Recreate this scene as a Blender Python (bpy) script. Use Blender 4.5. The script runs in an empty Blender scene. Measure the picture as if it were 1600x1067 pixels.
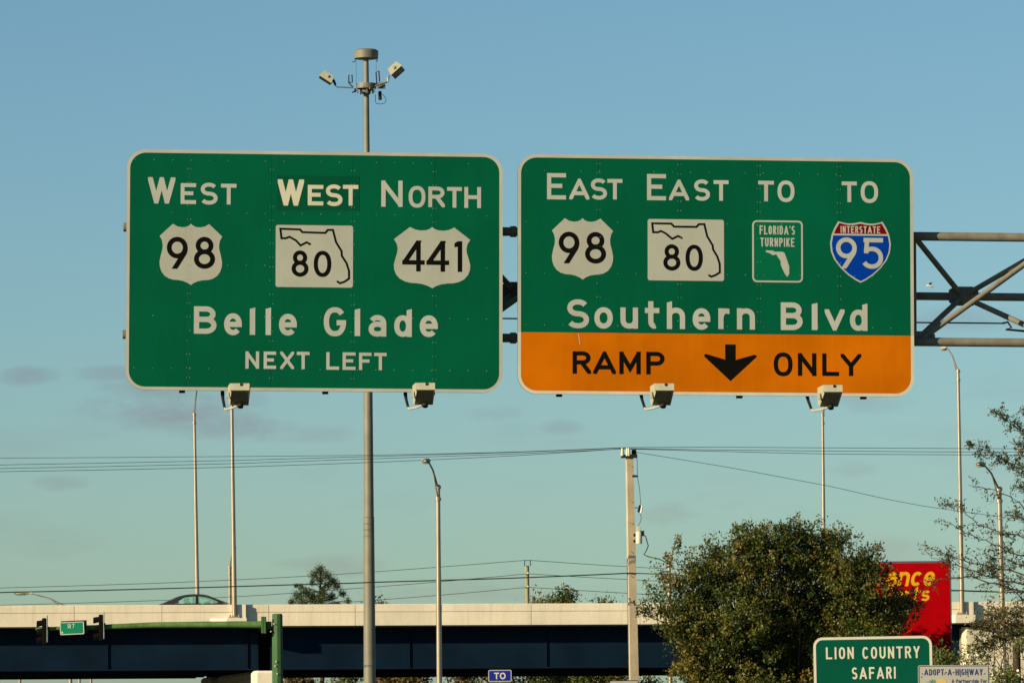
import bpy, math, random
import numpy as np
from mathutils import Vector, Matrix
from mathutils.geometry import tessellate_polygon

R = math.radians
scene = bpy.context.scene
col = scene.collection
random.seed(7)

# ------------------------------------------------------------------ camera
FPX, CX, CY, HOR = 8000.0, 800.0, 533.5, 1170.0
CAM = Vector((0, 0, 1.5))
cam_d = bpy.data.cameras.new('camera')
cam_d.sensor_width = 36.0
cam_d.lens = FPX / 1600 * 36
cam_d.clip_start, cam_d.clip_end = 0.5, 12000
cam = bpy.data.objects.new('camera', cam_d)
col.objects.link(cam)
pitch = math.atan((HOR - CY) / FPX)
MROT = Matrix.Rotation(R(90) + pitch, 3, 'X') @ Matrix.Rotation(R(-0.5), 3, 'Z')
cam.matrix_world = Matrix.Translation(CAM) @ MROT.to_4x4()
scene.camera = cam

# ------------------------------------------------------------------ sky, sun, exposure
SUN_AZ, SUN_EL = 55.0, 17.0            # degrees left of straight behind the camera; elevation
to_sun = Vector((-math.sin(R(SUN_AZ)) * math.cos(R(SUN_EL)), -math.cos(R(SUN_AZ)) * math.cos(R(SUN_EL)), math.sin(R(SUN_EL))))
world = bpy.data.worlds.new('World')
scene.world = world
world.use_nodes = True
wn, wl = world.node_tree.nodes, world.node_tree.links
wn.clear()
sky = wn.new('ShaderNodeTexSky')
sky.sky_type = 'NISHITA'
sky.sun_disc = False
sky.sun_elevation = R(SUN_EL)
sky.sun_rotation = math.atan2(to_sun.x, to_sun.y)
sky.air_density, sky.dust_density, sky.ozone_density = 1.0, 0.45, 2.0
sky.altitude = 0
wout = wn.new('ShaderNodeOutputWorld')
wbg = wn.new('ShaderNodeBackground')
wbg.inputs['Strength'].default_value = 0.053
wtc = wn.new('ShaderNodeTexCoord')
wmap = wn.new('ShaderNodeMapping')
wmap.inputs['Scale'].default_value = (26, 26, 95)
wmap.inputs['Location'].default_value = (3.1, 0.0, 0.6)
wno = wn.new('ShaderNodeTexNoise')
wno.inputs['Scale'].default_value = 1.0
wno.inputs['Detail'].default_value = 5.0
wno.inputs['Roughness'].default_value = 0.55
wrp = wn.new('ShaderNodeValToRGB')
wrp.color_ramp.elements[0].position = 0.54
wrp.color_ramp.elements[1].position = 0.74
wsep = wn.new('ShaderNodeSeparateXYZ')
wel = wn.new('ShaderNodeMapRange')       # thin low cloud stays near the horizon all round
wel.interpolation_type = 'SMOOTHSTEP'
wel.inputs['From Min'].default_value, wel.inputs['From Max'].default_value = 0.105, 0.065
wel.inputs['To Min'].default_value, wel.inputs['To Max'].default_value = 0.0, 0.25
wmul = wn.new('ShaderNodeMath'); wmul.operation = 'MULTIPLY'
wtint = wn.new('ShaderNodeMix'); wtint.data_type = 'RGBA'; wtint.blend_type = 'MULTIPLY'
wtint.inputs['Factor'].default_value = 1.0
wtint.inputs['B'].default_value = (0.71, 0.95, 1.06, 1)
wcl = wn.new('ShaderNodeMix'); wcl.data_type = 'RGBA'; wcl.blend_type = 'MULTIPLY'
wcl.inputs['B'].default_value = (0.90, 0.70, 0.75, 1)
def wmath(op, a, b=None, c=None):
    nd = wn.new('ShaderNodeMath'); nd.operation = op
    for i, v in enumerate((a, b, c)):
        if v is None: continue
        if isinstance(v, (int, float)): nd.inputs[i].default_value = v
        else: wl.new(v, nd.inputs[i])
    return nd.outputs[0]
wl.new(wtc.outputs['Generated'], wmap.inputs['Vector'])
wl.new(wmap.outputs['Vector'], wno.inputs['Vector'])
wl.new(wno.outputs['Fac'], wrp.inputs['Fac'])
wl.new(wtc.outputs['Generated'], wsep.inputs['Vector'])
wl.new(wsep.outputs['Z'], wel.inputs['Value'])
wl.new(wrp.outputs['Color'], wmul.inputs[0])
wl.new(wel.outputs['Result'], wmul.inputs[1])
wl.new(sky.outputs['Color'], wtint.inputs['A'])
wl.new(wtint.outputs['Result'], wcl.inputs['A'])
wrag = wn.new('ShaderNodeTexNoise')      # ragged edges of the single cloud banks
wrag.inputs['Scale'].default_value = 1.0; wrag.inputs['Detail'].default_value = 6.0; wrag.inputs['Roughness'].default_value = 0.6
wmp2 = wn.new('ShaderNodeMapping'); wmp2.inputs['Scale'].default_value = (70, 70, 190)
wl.new(wtc.outputs['Generated'], wmp2.inputs['Vector']); wl.new(wmp2.outputs['Vector'], wrag.inputs['Vector'])
ahead = wmath('MAXIMUM', wsep.outputs['Y'], 0.02)
tx, tz = wmath('DIVIDE', wsep.outputs['X'], ahead), wmath('DIVIDE', wsep.outputs['Z'], ahead)
total = wmul.outputs['Value']
for ax_, az_, rx_, rz_, st_ in ((-.0675, .0675, .0165, .0056, .9), (-.0545, .0635, .014, .003, .85), (-.037, .062, .010, .002, .4), (-.0945, .0735, .0055, .0018, .7), (-.079, .074, .0065, .0016, .6), (-.003, .0655, .007, .002, .5), (.009, .063, .005, .0015, .55), (.030, .0455, .007, .002, .55), (.066, .054, .006, .0018, .4), (.071, .067, .008, .0022, .4), (-.089, .0525, .006, .0015, .45), (-.035, .036, .012, .0022, .5), (.088, .083, .014, .003, .55), (.072, .038, .012, .003, .4), (-.092, .041, .004, .001, .4), (-.012, .031, .02, .0025, .35)):
    d2 = wmath('ADD', wmath('POWER', wmath('DIVIDE', wmath('SUBTRACT', tx, ax_), rx_), 2.0), wmath('POWER', wmath('DIVIDE', wmath('SUBTRACT', tz, az_), rz_), 2.0))
    fall = wmath('SUBTRACT', wmath('ADD', 1.0, wmath('MULTIPLY', wmath('SUBTRACT', wrag.outputs['Fac'], 0.5), 4.2)), d2)
    mr_ = wn.new('ShaderNodeMapRange'); mr_.interpolation_type = 'SMOOTHSTEP'
    mr_.inputs['From Min'].default_value, mr_.inputs['From Max'].default_value, mr_.inputs['To Max'].default_value = -.5, 1.6, st_
    wl.new(fall, mr_.inputs['Value'])
    total = wmath('MAXIMUM', total, mr_.outputs['Result'])
wl.new(total, wcl.inputs['Factor'])
wl.new(wcl.outputs['Result'], wbg.inputs['Color'])
wl.new(wbg.outputs['Background'], wout.inputs['Surface'])

sun_d = bpy.data.lights.new('sun', 'SUN')
sun_d.energy = 5.0
sun_d.angle = R(0.5)
sun_d.color = (1.0, 0.80, 0.50)
sun = bpy.data.objects.new('sun', sun_d)
col.objects.link(sun)
sun.rotation_euler = to_sun.to_track_quat('Z', 'Y').to_euler()
sun.location = (-60, -40, 60)

vs = scene.view_settings
vs.view_transform = 'Standard'
vs.look = 'None'
vs.exposure = 0.85
vs.gamma = 1.0
vs.use_curve_mapping = False
scene.cycles.max_bounces = 6
scene.cycles.use_denoising = True

# ------------------------------------------------------------------ helpers: pixels of the photograph to places
def ray(px, py):
    return (MROT @ Vector(((px - CX) / FPX, -(py - CY) / FPX, -1.0))).normalized()

def at(px, py, Y):
    d = ray(px, py)
    return CAM + d * ((Y - CAM.y) / d.y)

def ground_below(p, z=0.0):
    return Vector((p.x, p.y, z))

class Plane:
    def __init__(s, o, yaw=0.0, tilt=0.0):
        s.o = Vector(o)
        a, t = R(yaw), R(tilt)
        x0 = Vector((math.cos(a), math.sin(a), 0))
        z0 = Vector((0, 0, 1))
        s.x = x0 * math.cos(t) - z0 * math.sin(t)
        s.z = x0 * math.sin(t) + z0 * math.cos(t)
        s.n = s.x.cross(s.z)
    def uv(s, px, py):
        d = ray(px, py)
        t = (s.o - CAM).dot(s.n) / d.dot(s.n)
        p = CAM + d * t - s.o
        return (p.dot(s.x), p.dot(s.z))
    def P(s, u, v, w=0.0):
        return s.o + s.x * u + s.z * v + s.n * w
    def rect(s, x0, y0, x1, y1):
        xm, ym = (x0 + x1) / 2, (y0 + y1) / 2
        return (s.uv(x0, ym)[0], s.uv(xm, y1)[1], s.uv(x1, ym)[0], s.uv(xm, y0)[1])   # u0 v0 u1 v1

# ------------------------------------------------------------------ helpers: materials
MATS = {}
def newmat(name):
    m = bpy.data.materials.new(name)
    m.use_nodes = True
    nt = m.node_tree
    return m, nt.nodes, nt.links, nt.nodes['Principled BSDF']

def mat(name, c, rough=0.6, metal=0.0, var=0.15, scale=3.0, streak=0.0, streakcol=None, bump=0.0, bscale=40.0, spec=0.35, stretch=(1, 1, 1), orand=0.0):
    """colour varied by object-space noise; streak = share of a second (stain) colour in vertical streaks"""
    m, n, l, b = newmat(name)
    tc = n.new('ShaderNodeTexCoord')
    mp = n.new('ShaderNodeMapping'); mp.inputs['Scale'].default_value = stretch
    l.new(tc.outputs['Object'], mp.inputs['Vector'])
    no = n.new('ShaderNodeTexNoise'); no.inputs['Scale'].default_value = scale; no.inputs['Detail'].default_value = 6
    l.new(mp.outputs['Vector'], no.inputs['Vector'])
    rp = n.new('ShaderNodeValToRGB')
    rp.color_ramp.elements[0].position, rp.color_ramp.elements[1].position = 0.3, 0.7
    rp.color_ramp.elements[0].color = (*[x * (1 - var) for x in c], 1)
    rp.color_ramp.elements[1].color = (*[min(1, x * (1 + var)) for x in c], 1)
    l.new(no.outputs['Fac'], rp.inputs['Fac'])
    out = rp.outputs['Color']
    if streak > 0:
        mp2 = n.new('ShaderNodeMapping'); mp2.inputs['Scale'].default_value = (2.2, 2.2, 0.18)
        l.new(tc.outputs['Object'], mp2.inputs['Vector'])
        n2 = n.new('ShaderNodeTexNoise'); n2.inputs['Scale'].default_value = 2.0; n2.inputs['Detail'].default_value = 8
        n2.inputs['Roughness'].default_value = 0.7
        l.new(mp2.outputs['Vector'], n2.inputs['Vector'])
        r2 = n.new('ShaderNodeMapRange'); r2.inputs['From Min'].default_value = 0.48; r2.inputs['From Max'].default_value = 0.75
        r2.inputs['To Max'].default_value = streak
        l.new(n2.outputs['Fac'], r2.inputs['Value'])
        mx = n.new('ShaderNodeMix'); mx.data_type = 'RGBA'
        l.new(r2.outputs['Result'], mx.inputs['Factor'])
        l.new(out, mx.inputs['A'])
        mx.inputs['B'].default_value = (*(streakcol or [x * 0.5 for x in c]), 1)
        out = mx.outputs['Result']
    if orand > 0:        # pieces cut from different sheets or pours differ a little
        oi = n.new('ShaderNodeObjectInfo')
        mr = n.new('ShaderNodeMapRange'); mr.inputs['To Min'].default_value, mr.inputs['To Max'].default_value = 1 - orand, 1 + orand
        l.new(oi.outputs['Random'], mr.inputs['Value'])
        hs_ = n.new('ShaderNodeHueSaturation')
        l.new(mr.outputs['Result'], hs_.inputs['Value']); l.new(out, hs_.inputs['Color'])
        out = hs_.outputs['Color']
    l.new(out, b.inputs['Base Color'])
    b.inputs['Roughness'].default_value = rough
    b.inputs['Metallic'].default_value = metal
    b.inputs['Specular IOR Level'].default_value = spec
    if bump > 0:
        n3 = n.new('ShaderNodeTexNoise'); n3.inputs['Scale'].default_value = bscale; n3.inputs['Detail'].default_value = 5
        l.new(tc.outputs['Object'], n3.inputs['Vector'])
        bp = n.new('ShaderNodeBump'); bp.inputs['Strength'].default_value = bump; bp.inputs['Distance'].default_value = 0.03
        l.new(n3.outputs['Fac'], bp.inputs['Height'])
        l.new(bp.outputs['Normal'], b.inputs['Normal'])
    MATS[name] = m
    return m

def leafmat(name, cols, trans=0.25, rough=0.5):
    m, n, l, b = newmat(name)
    a = n.new('ShaderNodeAttribute'); a.attribute_name = 'hue'
    rp = n.new('ShaderNodeValToRGB')
    e = rp.color_ramp.elements
    while len(e) < len(cols): e.new(0.5)
    for i, c in enumerate(cols):
        e[i].position = i / (len(cols) - 1)
        e[i].color = (*c, 1)
    l.new(a.outputs['Fac'], rp.inputs['Fac'])
    l.new(rp.outputs['Color'], b.inputs['Base Color'])
    b.inputs['Roughness'].default_value = rough
    b.inputs['Specular IOR Level'].default_value = 0.3
    tr = n.new('ShaderNodeBsdfTranslucent')
    l.new(rp.outputs['Color'], tr.inputs['Color'])
    mx = n.new('ShaderNodeMixShader'); mx.inputs['Fac'].default_value = trans
    l.new(b.outputs['BSDF'], mx.inputs[1]); l.new(tr.outputs['BSDF'], mx.inputs[2])
    l.new(mx.outputs['Shader'], n['Material Output'].inputs['Surface'])
    MATS[name] = m
    return m

mat('sign_green', (0.0005, 0.070, 0.036), 0.6, var=0.10, scale=0.9, streak=0.4, streakcol=(0.001, 0.054, 0.028), spec=.02, orand=.06)
mat('patch_green', (0.0008, 0.055, 0.028), 0.6, var=0.06, scale=1.2, spec=.02)
mat('pike_green', (0.001, 0.092, 0.045), 0.6, var=0.05, spec=.02)
mat('small_green', (0.001, 0.055, 0.036), 0.6, var=0.06, scale=2, streak=0.15, streakcol=(0.004, 0.045, 0.03), spec=.02)
mat('street_green', (0.002, 0.15, 0.09), 0.6, var=0.05, spec=.1)
mat('sheet_white', (0.29, 0.315, 0.30), 0.6, var=0.06, scale=2.5, streak=0.2, streakcol=(0.24, 0.24, 0.205), spec=.05, orand=.04)
mat('border_white', (0.30, 0.315, 0.29), 0.6, var=0.10, scale=2.0, streak=0.3, streakcol=(0.26, 0.24, 0.20), spec=.05)
mat('border_new', (0.40, 0.405, 0.35), 0.6, var=0.06, scale=3, streak=0.2, streakcol=(0.33, 0.31, 0.25), spec=.05)
mat('patch_white', (0.40, 0.40, 0.32), 0.6, var=0.05, scale=2.5, spec=.1)
mat('shield_white', (0.28, 0.30, 0.275), 0.6, var=0.06, scale=1.6, streak=0.25, streakcol=(0.225, 0.22, 0.185), spec=.05, orand=.04)
mat('legend_black', (0.004, 0.004, 0.0035), 0.6, var=0.1, spec=.02)
mat('sign_orange', (0.375, 0.098, 0.0006), 0.6, var=0.17, scale=0.9, streak=0.35, streakcol=(0.29, 0.062, 0.0005), spec=.02)
mat('shield_blue', (0.0005, 0.030, 0.26), 0.6, var=0.05, spec=.02)
mat('shield_red', (0.11, 0.002, 0.003), 0.6, var=0.05, spec=.02)
mat('to_blue', (0.004, 0.015, 0.20), 0.6, var=0.05, spec=.1)
mat('rivet', (0.17, 0.24, 0.19), 0.5)
mat('sign_back', (0.30, 0.31, 0.30), 0.5, metal=0.3)
mat('galv', (0.24, 0.23, 0.20), 0.6, metal=0.1, var=0.15, scale=2.5, streak=0.25, streakcol=(0.16, 0.15, 0.12), spec=.2)
mat('pole_alu', (0.27, 0.235, 0.185), 0.34, metal=0.45, var=0.12, scale=1.5, streak=0.35, streakcol=(0.17, 0.13, 0.095), spec=.4)
mat('mast_galv', (0.145, 0.145, 0.12), 0.55, metal=0.12, var=0.16, scale=1.2, streak=0.4, streakcol=(0.10, 0.10, 0.08), spec=.2)
mat('truss', (0.155, 0.148, 0.12), 0.8, var=0.18, scale=5, streak=0.4, streakcol=(0.09, 0.085, 0.068), bump=0.15, bscale=60, spec=.08)
mat('truss_shop', (0.055, 0.058, 0.056), 0.8, var=0.15)
mat('dark_metal', (0.012, 0.0125, 0.013), 0.7, var=0.2, spec=.1)
mat('lamp_beige', (0.31, 0.31, 0.24), 0.6, var=0.08, scale=8, streak=0.3, streakcol=(0.23, 0.21, 0.15), spec=.15)
mat('lamp_under', (0.15, 0.15, 0.115), 0.7, var=0.2, scale=10, spec=.1)  # darker lamp beige: shade of the floodlight underside put into the colour
mat('conduit', (0.012, 0.012, 0.015), 0.7, spec=.1)  # near black: shadow behind the signs put into the colour
mat('concrete', (0.60, 0.56, 0.46), 0.9, var=0.08, scale=0.6, streak=0.55, streakcol=(0.45, 0.37, 0.26), bump=0.15, bscale=8, spec=.15, orand=.04)
mat('concrete_pole', (0.36, 0.31, 0.225), 0.9, var=0.14, scale=1.5, streak=0.45, streakcol=(0.26, 0.215, 0.15), bump=0.25, bscale=12, spec=.1)
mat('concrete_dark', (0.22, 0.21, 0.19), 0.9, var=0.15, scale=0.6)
mat('paving', (0.52, 0.47, 0.37), 0.9, var=0.22, scale=1.5, streak=0.3, streakcol=(0.36, 0.32, 0.25), bump=0.5, bscale=5)
mat('girder', (0.0025, 0.0105, 0.025), 0.7, var=0.25, scale=0.5, streak=0.4, streakcol=(0.005, 0.008, 0.011), spec=.05)
mat('arm_green', (0.055, 0.12, 0.037), 0.6, var=0.35, scale=2.5, streak=0.5, streakcol=(0.22, 0.27, 0.11), stretch=(0.4, 1, 1), spec=.15)
mat('post_green', (0.036, 0.092, 0.036), 0.6, var=0.12, scale=2.5, streak=0.2, streakcol=(0.03, 0.075, 0.028), spec=.15)
mat('signal_black', (0.003, 0.003, 0.003), 0.8, spec=.05)
mat('wire', (0.008, 0.009, 0.01), 0.8, spec=.1)
mat('wood_pole', (0.22, 0.20, 0.11), 0.9, var=0.2, scale=4, stretch=(1, 1, 0.15))
mat('transformer', (0.42, 0.42, 0.34), 0.45, var=0.08)
mat('insulator', (0.40, 0.38, 0.25), 0.3, var=0.1)
mat('porcelain', (0.55, 0.5, 0.5), 0.25)
mat('red_face', (0.24, 0.001, 0.003), 0.6, var=0.10, scale=1.0, streak=.3, streakcol=(.21, .002, .003), spec=.0)
mat('yellow_text', (0.45, 0.255, 0.006), 0.6, var=0.06, spec=.02)
mat('dark_frame', (0.05, 0.055, 0.08), 0.5)
mat('adopt_white', (0.30, 0.31, 0.28), 0.6, var=0.06, scale=3, streak=0.2, streakcol=(0.24, 0.23, 0.19), spec=.05)
mat('adopt_blue', (0.015, 0.03, 0.16), 0.5)
mat('adopt_yellow', (0.42, 0.32, 0.12), 0.6, spec=.05)
mat('adopt_teal', (0.02, 0.16, 0.15), 0.5)
mat('car_paint', (0.05, 0.047, 0.052), 0.3, metal=0.4, var=0.04)
mat('car_trim', (0.012, 0.012, 0.014), 0.4)
mat('car_seat', (0.03, 0.03, 0.03), 0.8)
mat('tyre', (0.015, 0.015, 0.015), 0.85)
mat('chrome', (0.75, 0.75, 0.75), 0.15, metal=1.0, var=0.02)
mat('tail_red', (0.35, 0.01, 0.01), 0.2)
mat('bark', (0.045, 0.035, 0.024), 0.95, var=0.3, scale=6, bump=0.4, bscale=15, spec=.1)
mat('twig', (0.075, 0.055, 0.035), 0.9, var=0.25, scale=6, spec=.1)
mat('asphalt', (0.055, 0.054, 0.05), 0.9, var=0.2, scale=2, bump=0.2, bscale=60)
mat('grass', (0.07, 0.085, 0.03), 0.95, var=0.35, scale=0.4, bump=0.3, bscale=10)
mat('lane_white', (0.72, 0.72, 0.68), 0.7, var=0.1, scale=4)
mat('lane_yellow', (0.65, 0.42, 0.05), 0.7, var=0.1, scale=4)
mat('bird_white', (0.5, 0.48, 0.44), 0.7)
mat('bird_dark', (0.05, 0.05, 0.05), 0.7)
mat('blossom', (0.75, 0.72, 0.6), 0.6)
leafmat('leaf_oak', [(0.011, 0.030, 0.006), (0.042, 0.066, 0.009), (0.105, 0.104, 0.014), (0.16, 0.105, 0.018)], 0.25)
leafmat('leaf_sparse', [(0.025, 0.040, 0.018), (0.065, 0.070, 0.025), (0.12, 0.095, 0.035)], 0.22)
leafmat('leaf_brown', [(0.06, 0.06, 0.02), (0.14, 0.10, 0.035), (0.20, 0.12, 0.04)], 0.25)
leafmat('leaf_bush', [(0.03, 0.055, 0.012), (0.07, 0.10, 0.02), (0.13, 0.13, 0.03)], 0.25)
leafmat('leaf_pine', [(0.02, 0.04, 0.014), (0.045, 0.065, 0.02), (0.08, 0.085, 0.028)], 0.15)
# car glass: tinted, see-through
gm, gn, gl, gb = newmat('car_glass')
gb.inputs['Base Color'].default_value = (0.25, 0.55, 0.50, 1)
gb.inputs['Roughness'].default_value = 0.02
gb.inputs['Alpha'].default_value = 0.45
MATS['car_glass'] = gm

# ------------------------------------------------------------------ helpers: meshes and objects
ORG = {}
class MB:
    def __init__(s):
        s.v, s.f, s.sm = [], [], []
    def add(s, vs_, fs, smooth=False):
        b = len(s.v)
        s.v += [Vector(p) for p in vs_]
        s.f += [tuple(i + b for i in f) for f in fs]
        s.sm += [smooth] * len(fs)
        return s
    def box8(s, p):      # 8 corners: bottom 4 ccw, top 4
        return s.add(p, [(3, 2, 1, 0), (4, 5, 6, 7), (0, 1, 5, 4), (1, 2, 6, 5), (2, 3, 7, 6), (3, 0, 4, 7)])
    def box(s, c, hx, hy, hz, ax=None):
        X, Y, Z = ax or (Vector((1, 0, 0)), Vector((0, 1, 0)), Vector((0, 0, 1)))
        c = Vector(c)
        q = [(-1, -1), (1, -1), (1, 1), (-1, 1)]
        return s.box8([c + X * a * hx + Y * b * hy - Z * hz for a, b in q] + [c + X * a * hx + Y * b * hy + Z * hz for a, b in q])
    def tube(s, pts, rad, n=10, cap=True, smooth=True):
        pts = [Vector(p) for p in pts]
        if not isinstance(rad, (list, tuple)): rad = [rad] * len(pts)
        vs_, fs = [], []
        ref = None
        for i, p in enumerate(pts):
            d = (pts[min(i + 1, len(pts) - 1)] - pts[max(i - 1, 0)]).normalized()
            if ref is None:
                ref = Vector((0, 0, 1)) if abs(d.z) < 0.9 else Vector((1, 0, 0))
            a = d.cross(ref)
            if a.length < 1e-6:
                a = d.orthogonal()
            a.normalize()
            b = d.cross(a).normalized()
            ref = a.cross(d)
            for k in range(n):
                t = 2 * math.pi * k / n
                vs_.append(p + (a * math.cos(t) + b * math.sin(t)) * rad[i])
        for i in range(len(pts) - 1):
            for k in range(n):
                fs.append((i * n + k, i * n + (k + 1) % n, (i + 1) * n + (k + 1) % n, (i + 1) * n + k))
        s.add(vs_, fs, smooth)
        if cap:
            s.add(vs_[:n], [tuple(range(n - 1, -1, -1))]); s.add(vs_[-n:], [tuple(range(n))])
        return s
    def poly(s, pl, pts, w0, w1):
        """prism of a 2-d outline on a plane, from depth w0 (back) to w1 (front)"""
        a = sum(pts[i][0] * pts[(i + 1) % len(pts)][1] - pts[(i + 1) % len(pts)][0] * pts[i][1] for i in range(len(pts)))
        if a < 0: pts = pts[::-1]
        n = len(pts)
        tri = tessellate_polygon([[Vector((u, v, 0)) for u, v in pts]])
        fr = []
        for t in tri:
            (ax, ay), (bx, by), (cx_, cy_) = pts[t[0]], pts[t[1]], pts[t[2]]
            if (bx - ax) * (cy_ - ay) - (cx_ - ax) * (by - ay) < 0: t = (t[0], t[2], t[1])
            fr.append(tuple(t))
        vs_ = [pl.P(u, v, w1) for u, v in pts] + [pl.P(u, v, w0) for u, v in pts]
        fs = fr + [tuple(i + n for i in reversed(t)) for t in fr] + [(i, i + n, (i + 1) % n + n, (i + 1) % n) for i in range(n)]
        return s.add(vs_, fs)
    def ring(s, pl, outer, inner, w0, w1):
        n = len(outer)
        vs_ = [pl.P(u, v, w1) for u, v in outer] + [pl.P(u, v, w1) for u, v in inner] + [pl.P(u, v, w0) for u, v in outer] + [pl.P(u, v, w0) for u, v in inner]
        fs = []
        for i in range(n):
            j = (i + 1) % n
            fs += [(i, j, n + j, n + i), (2 * n + i, 3 * n + i, 3 * n + j, 2 * n + j), (i, 2 * n + i, 2 * n + j, j), (n + i, n + j, 3 * n + j, 3 * n + i)]
        return s.add(vs_, fs)
    def build(s, name, m, parent=None, origin=None):
        o0 = ORG[parent.name] if parent else (Vector(origin) if origin is not None else Vector((0, 0, 0)))
        me = bpy.data.meshes.new(name)
        me.from_pydata([p - o0 for p in s.v], [], s.f)
        me.materials.append(MATS[m])
        me.polygons.foreach_set('use_smooth', s.sm)
        me.update()
        o = bpy.data.objects.new(name, me)
        col.objects.link(o)
        if parent: o.parent = parent
        else: o.location = o0
        ORG[o.name] = o0
        return o

def tag(o, label=None, cat=None, group=None, kind=None):
    if label: o['label'] = label
    if cat: o['category'] = cat
    if group: o['group'] = group
    if kind: o['kind'] = kind
    return o

def thing(name, label, cat, loc, group=None):
    o = bpy.data.objects.new(name, None)
    col.objects.link(o)
    o.location = loc
    o.empty_display_size = 0.3
    ORG[o.name] = Vector(loc)
    return tag(o, label, cat, group)

def rrect(u0, v0, u1, v1, r, n=8):
    pts = []
    for cx_, cy_, a0 in ((u1 - r, v1 - r, 0), (u0 + r, v1 - r, 90), (u0 + r, v0 + r, 180), (u1 - r, v0 + r, 270)):
        for k in range(n + 1):
            a = R(a0 + 90 * k / n)
            pts.append((cx_ + r * math.cos(a), cy_ + r * math.sin(a)))
    return pts

# ------------------------------------------------------------------ highway lettering drawn with strokes
def arc(cx_, cy_, rx, ry, a0, a1, n=14, p=2.0):
    out = []
    for k in range(n + 1):
        a = R(a0 + (a1 - a0) * k / n)
        c, s_ = math.cos(a), math.sin(a)
        out.append((cx_ + rx * math.copysign(abs(c) ** (2 / p), c), cy_ + ry * math.copysign(abs(s_) ** (2 / p), s_)))
    return out

def O_(p=2.35): return arc(.5, .5, .5, .5, 90, 450, 28, p)
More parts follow.
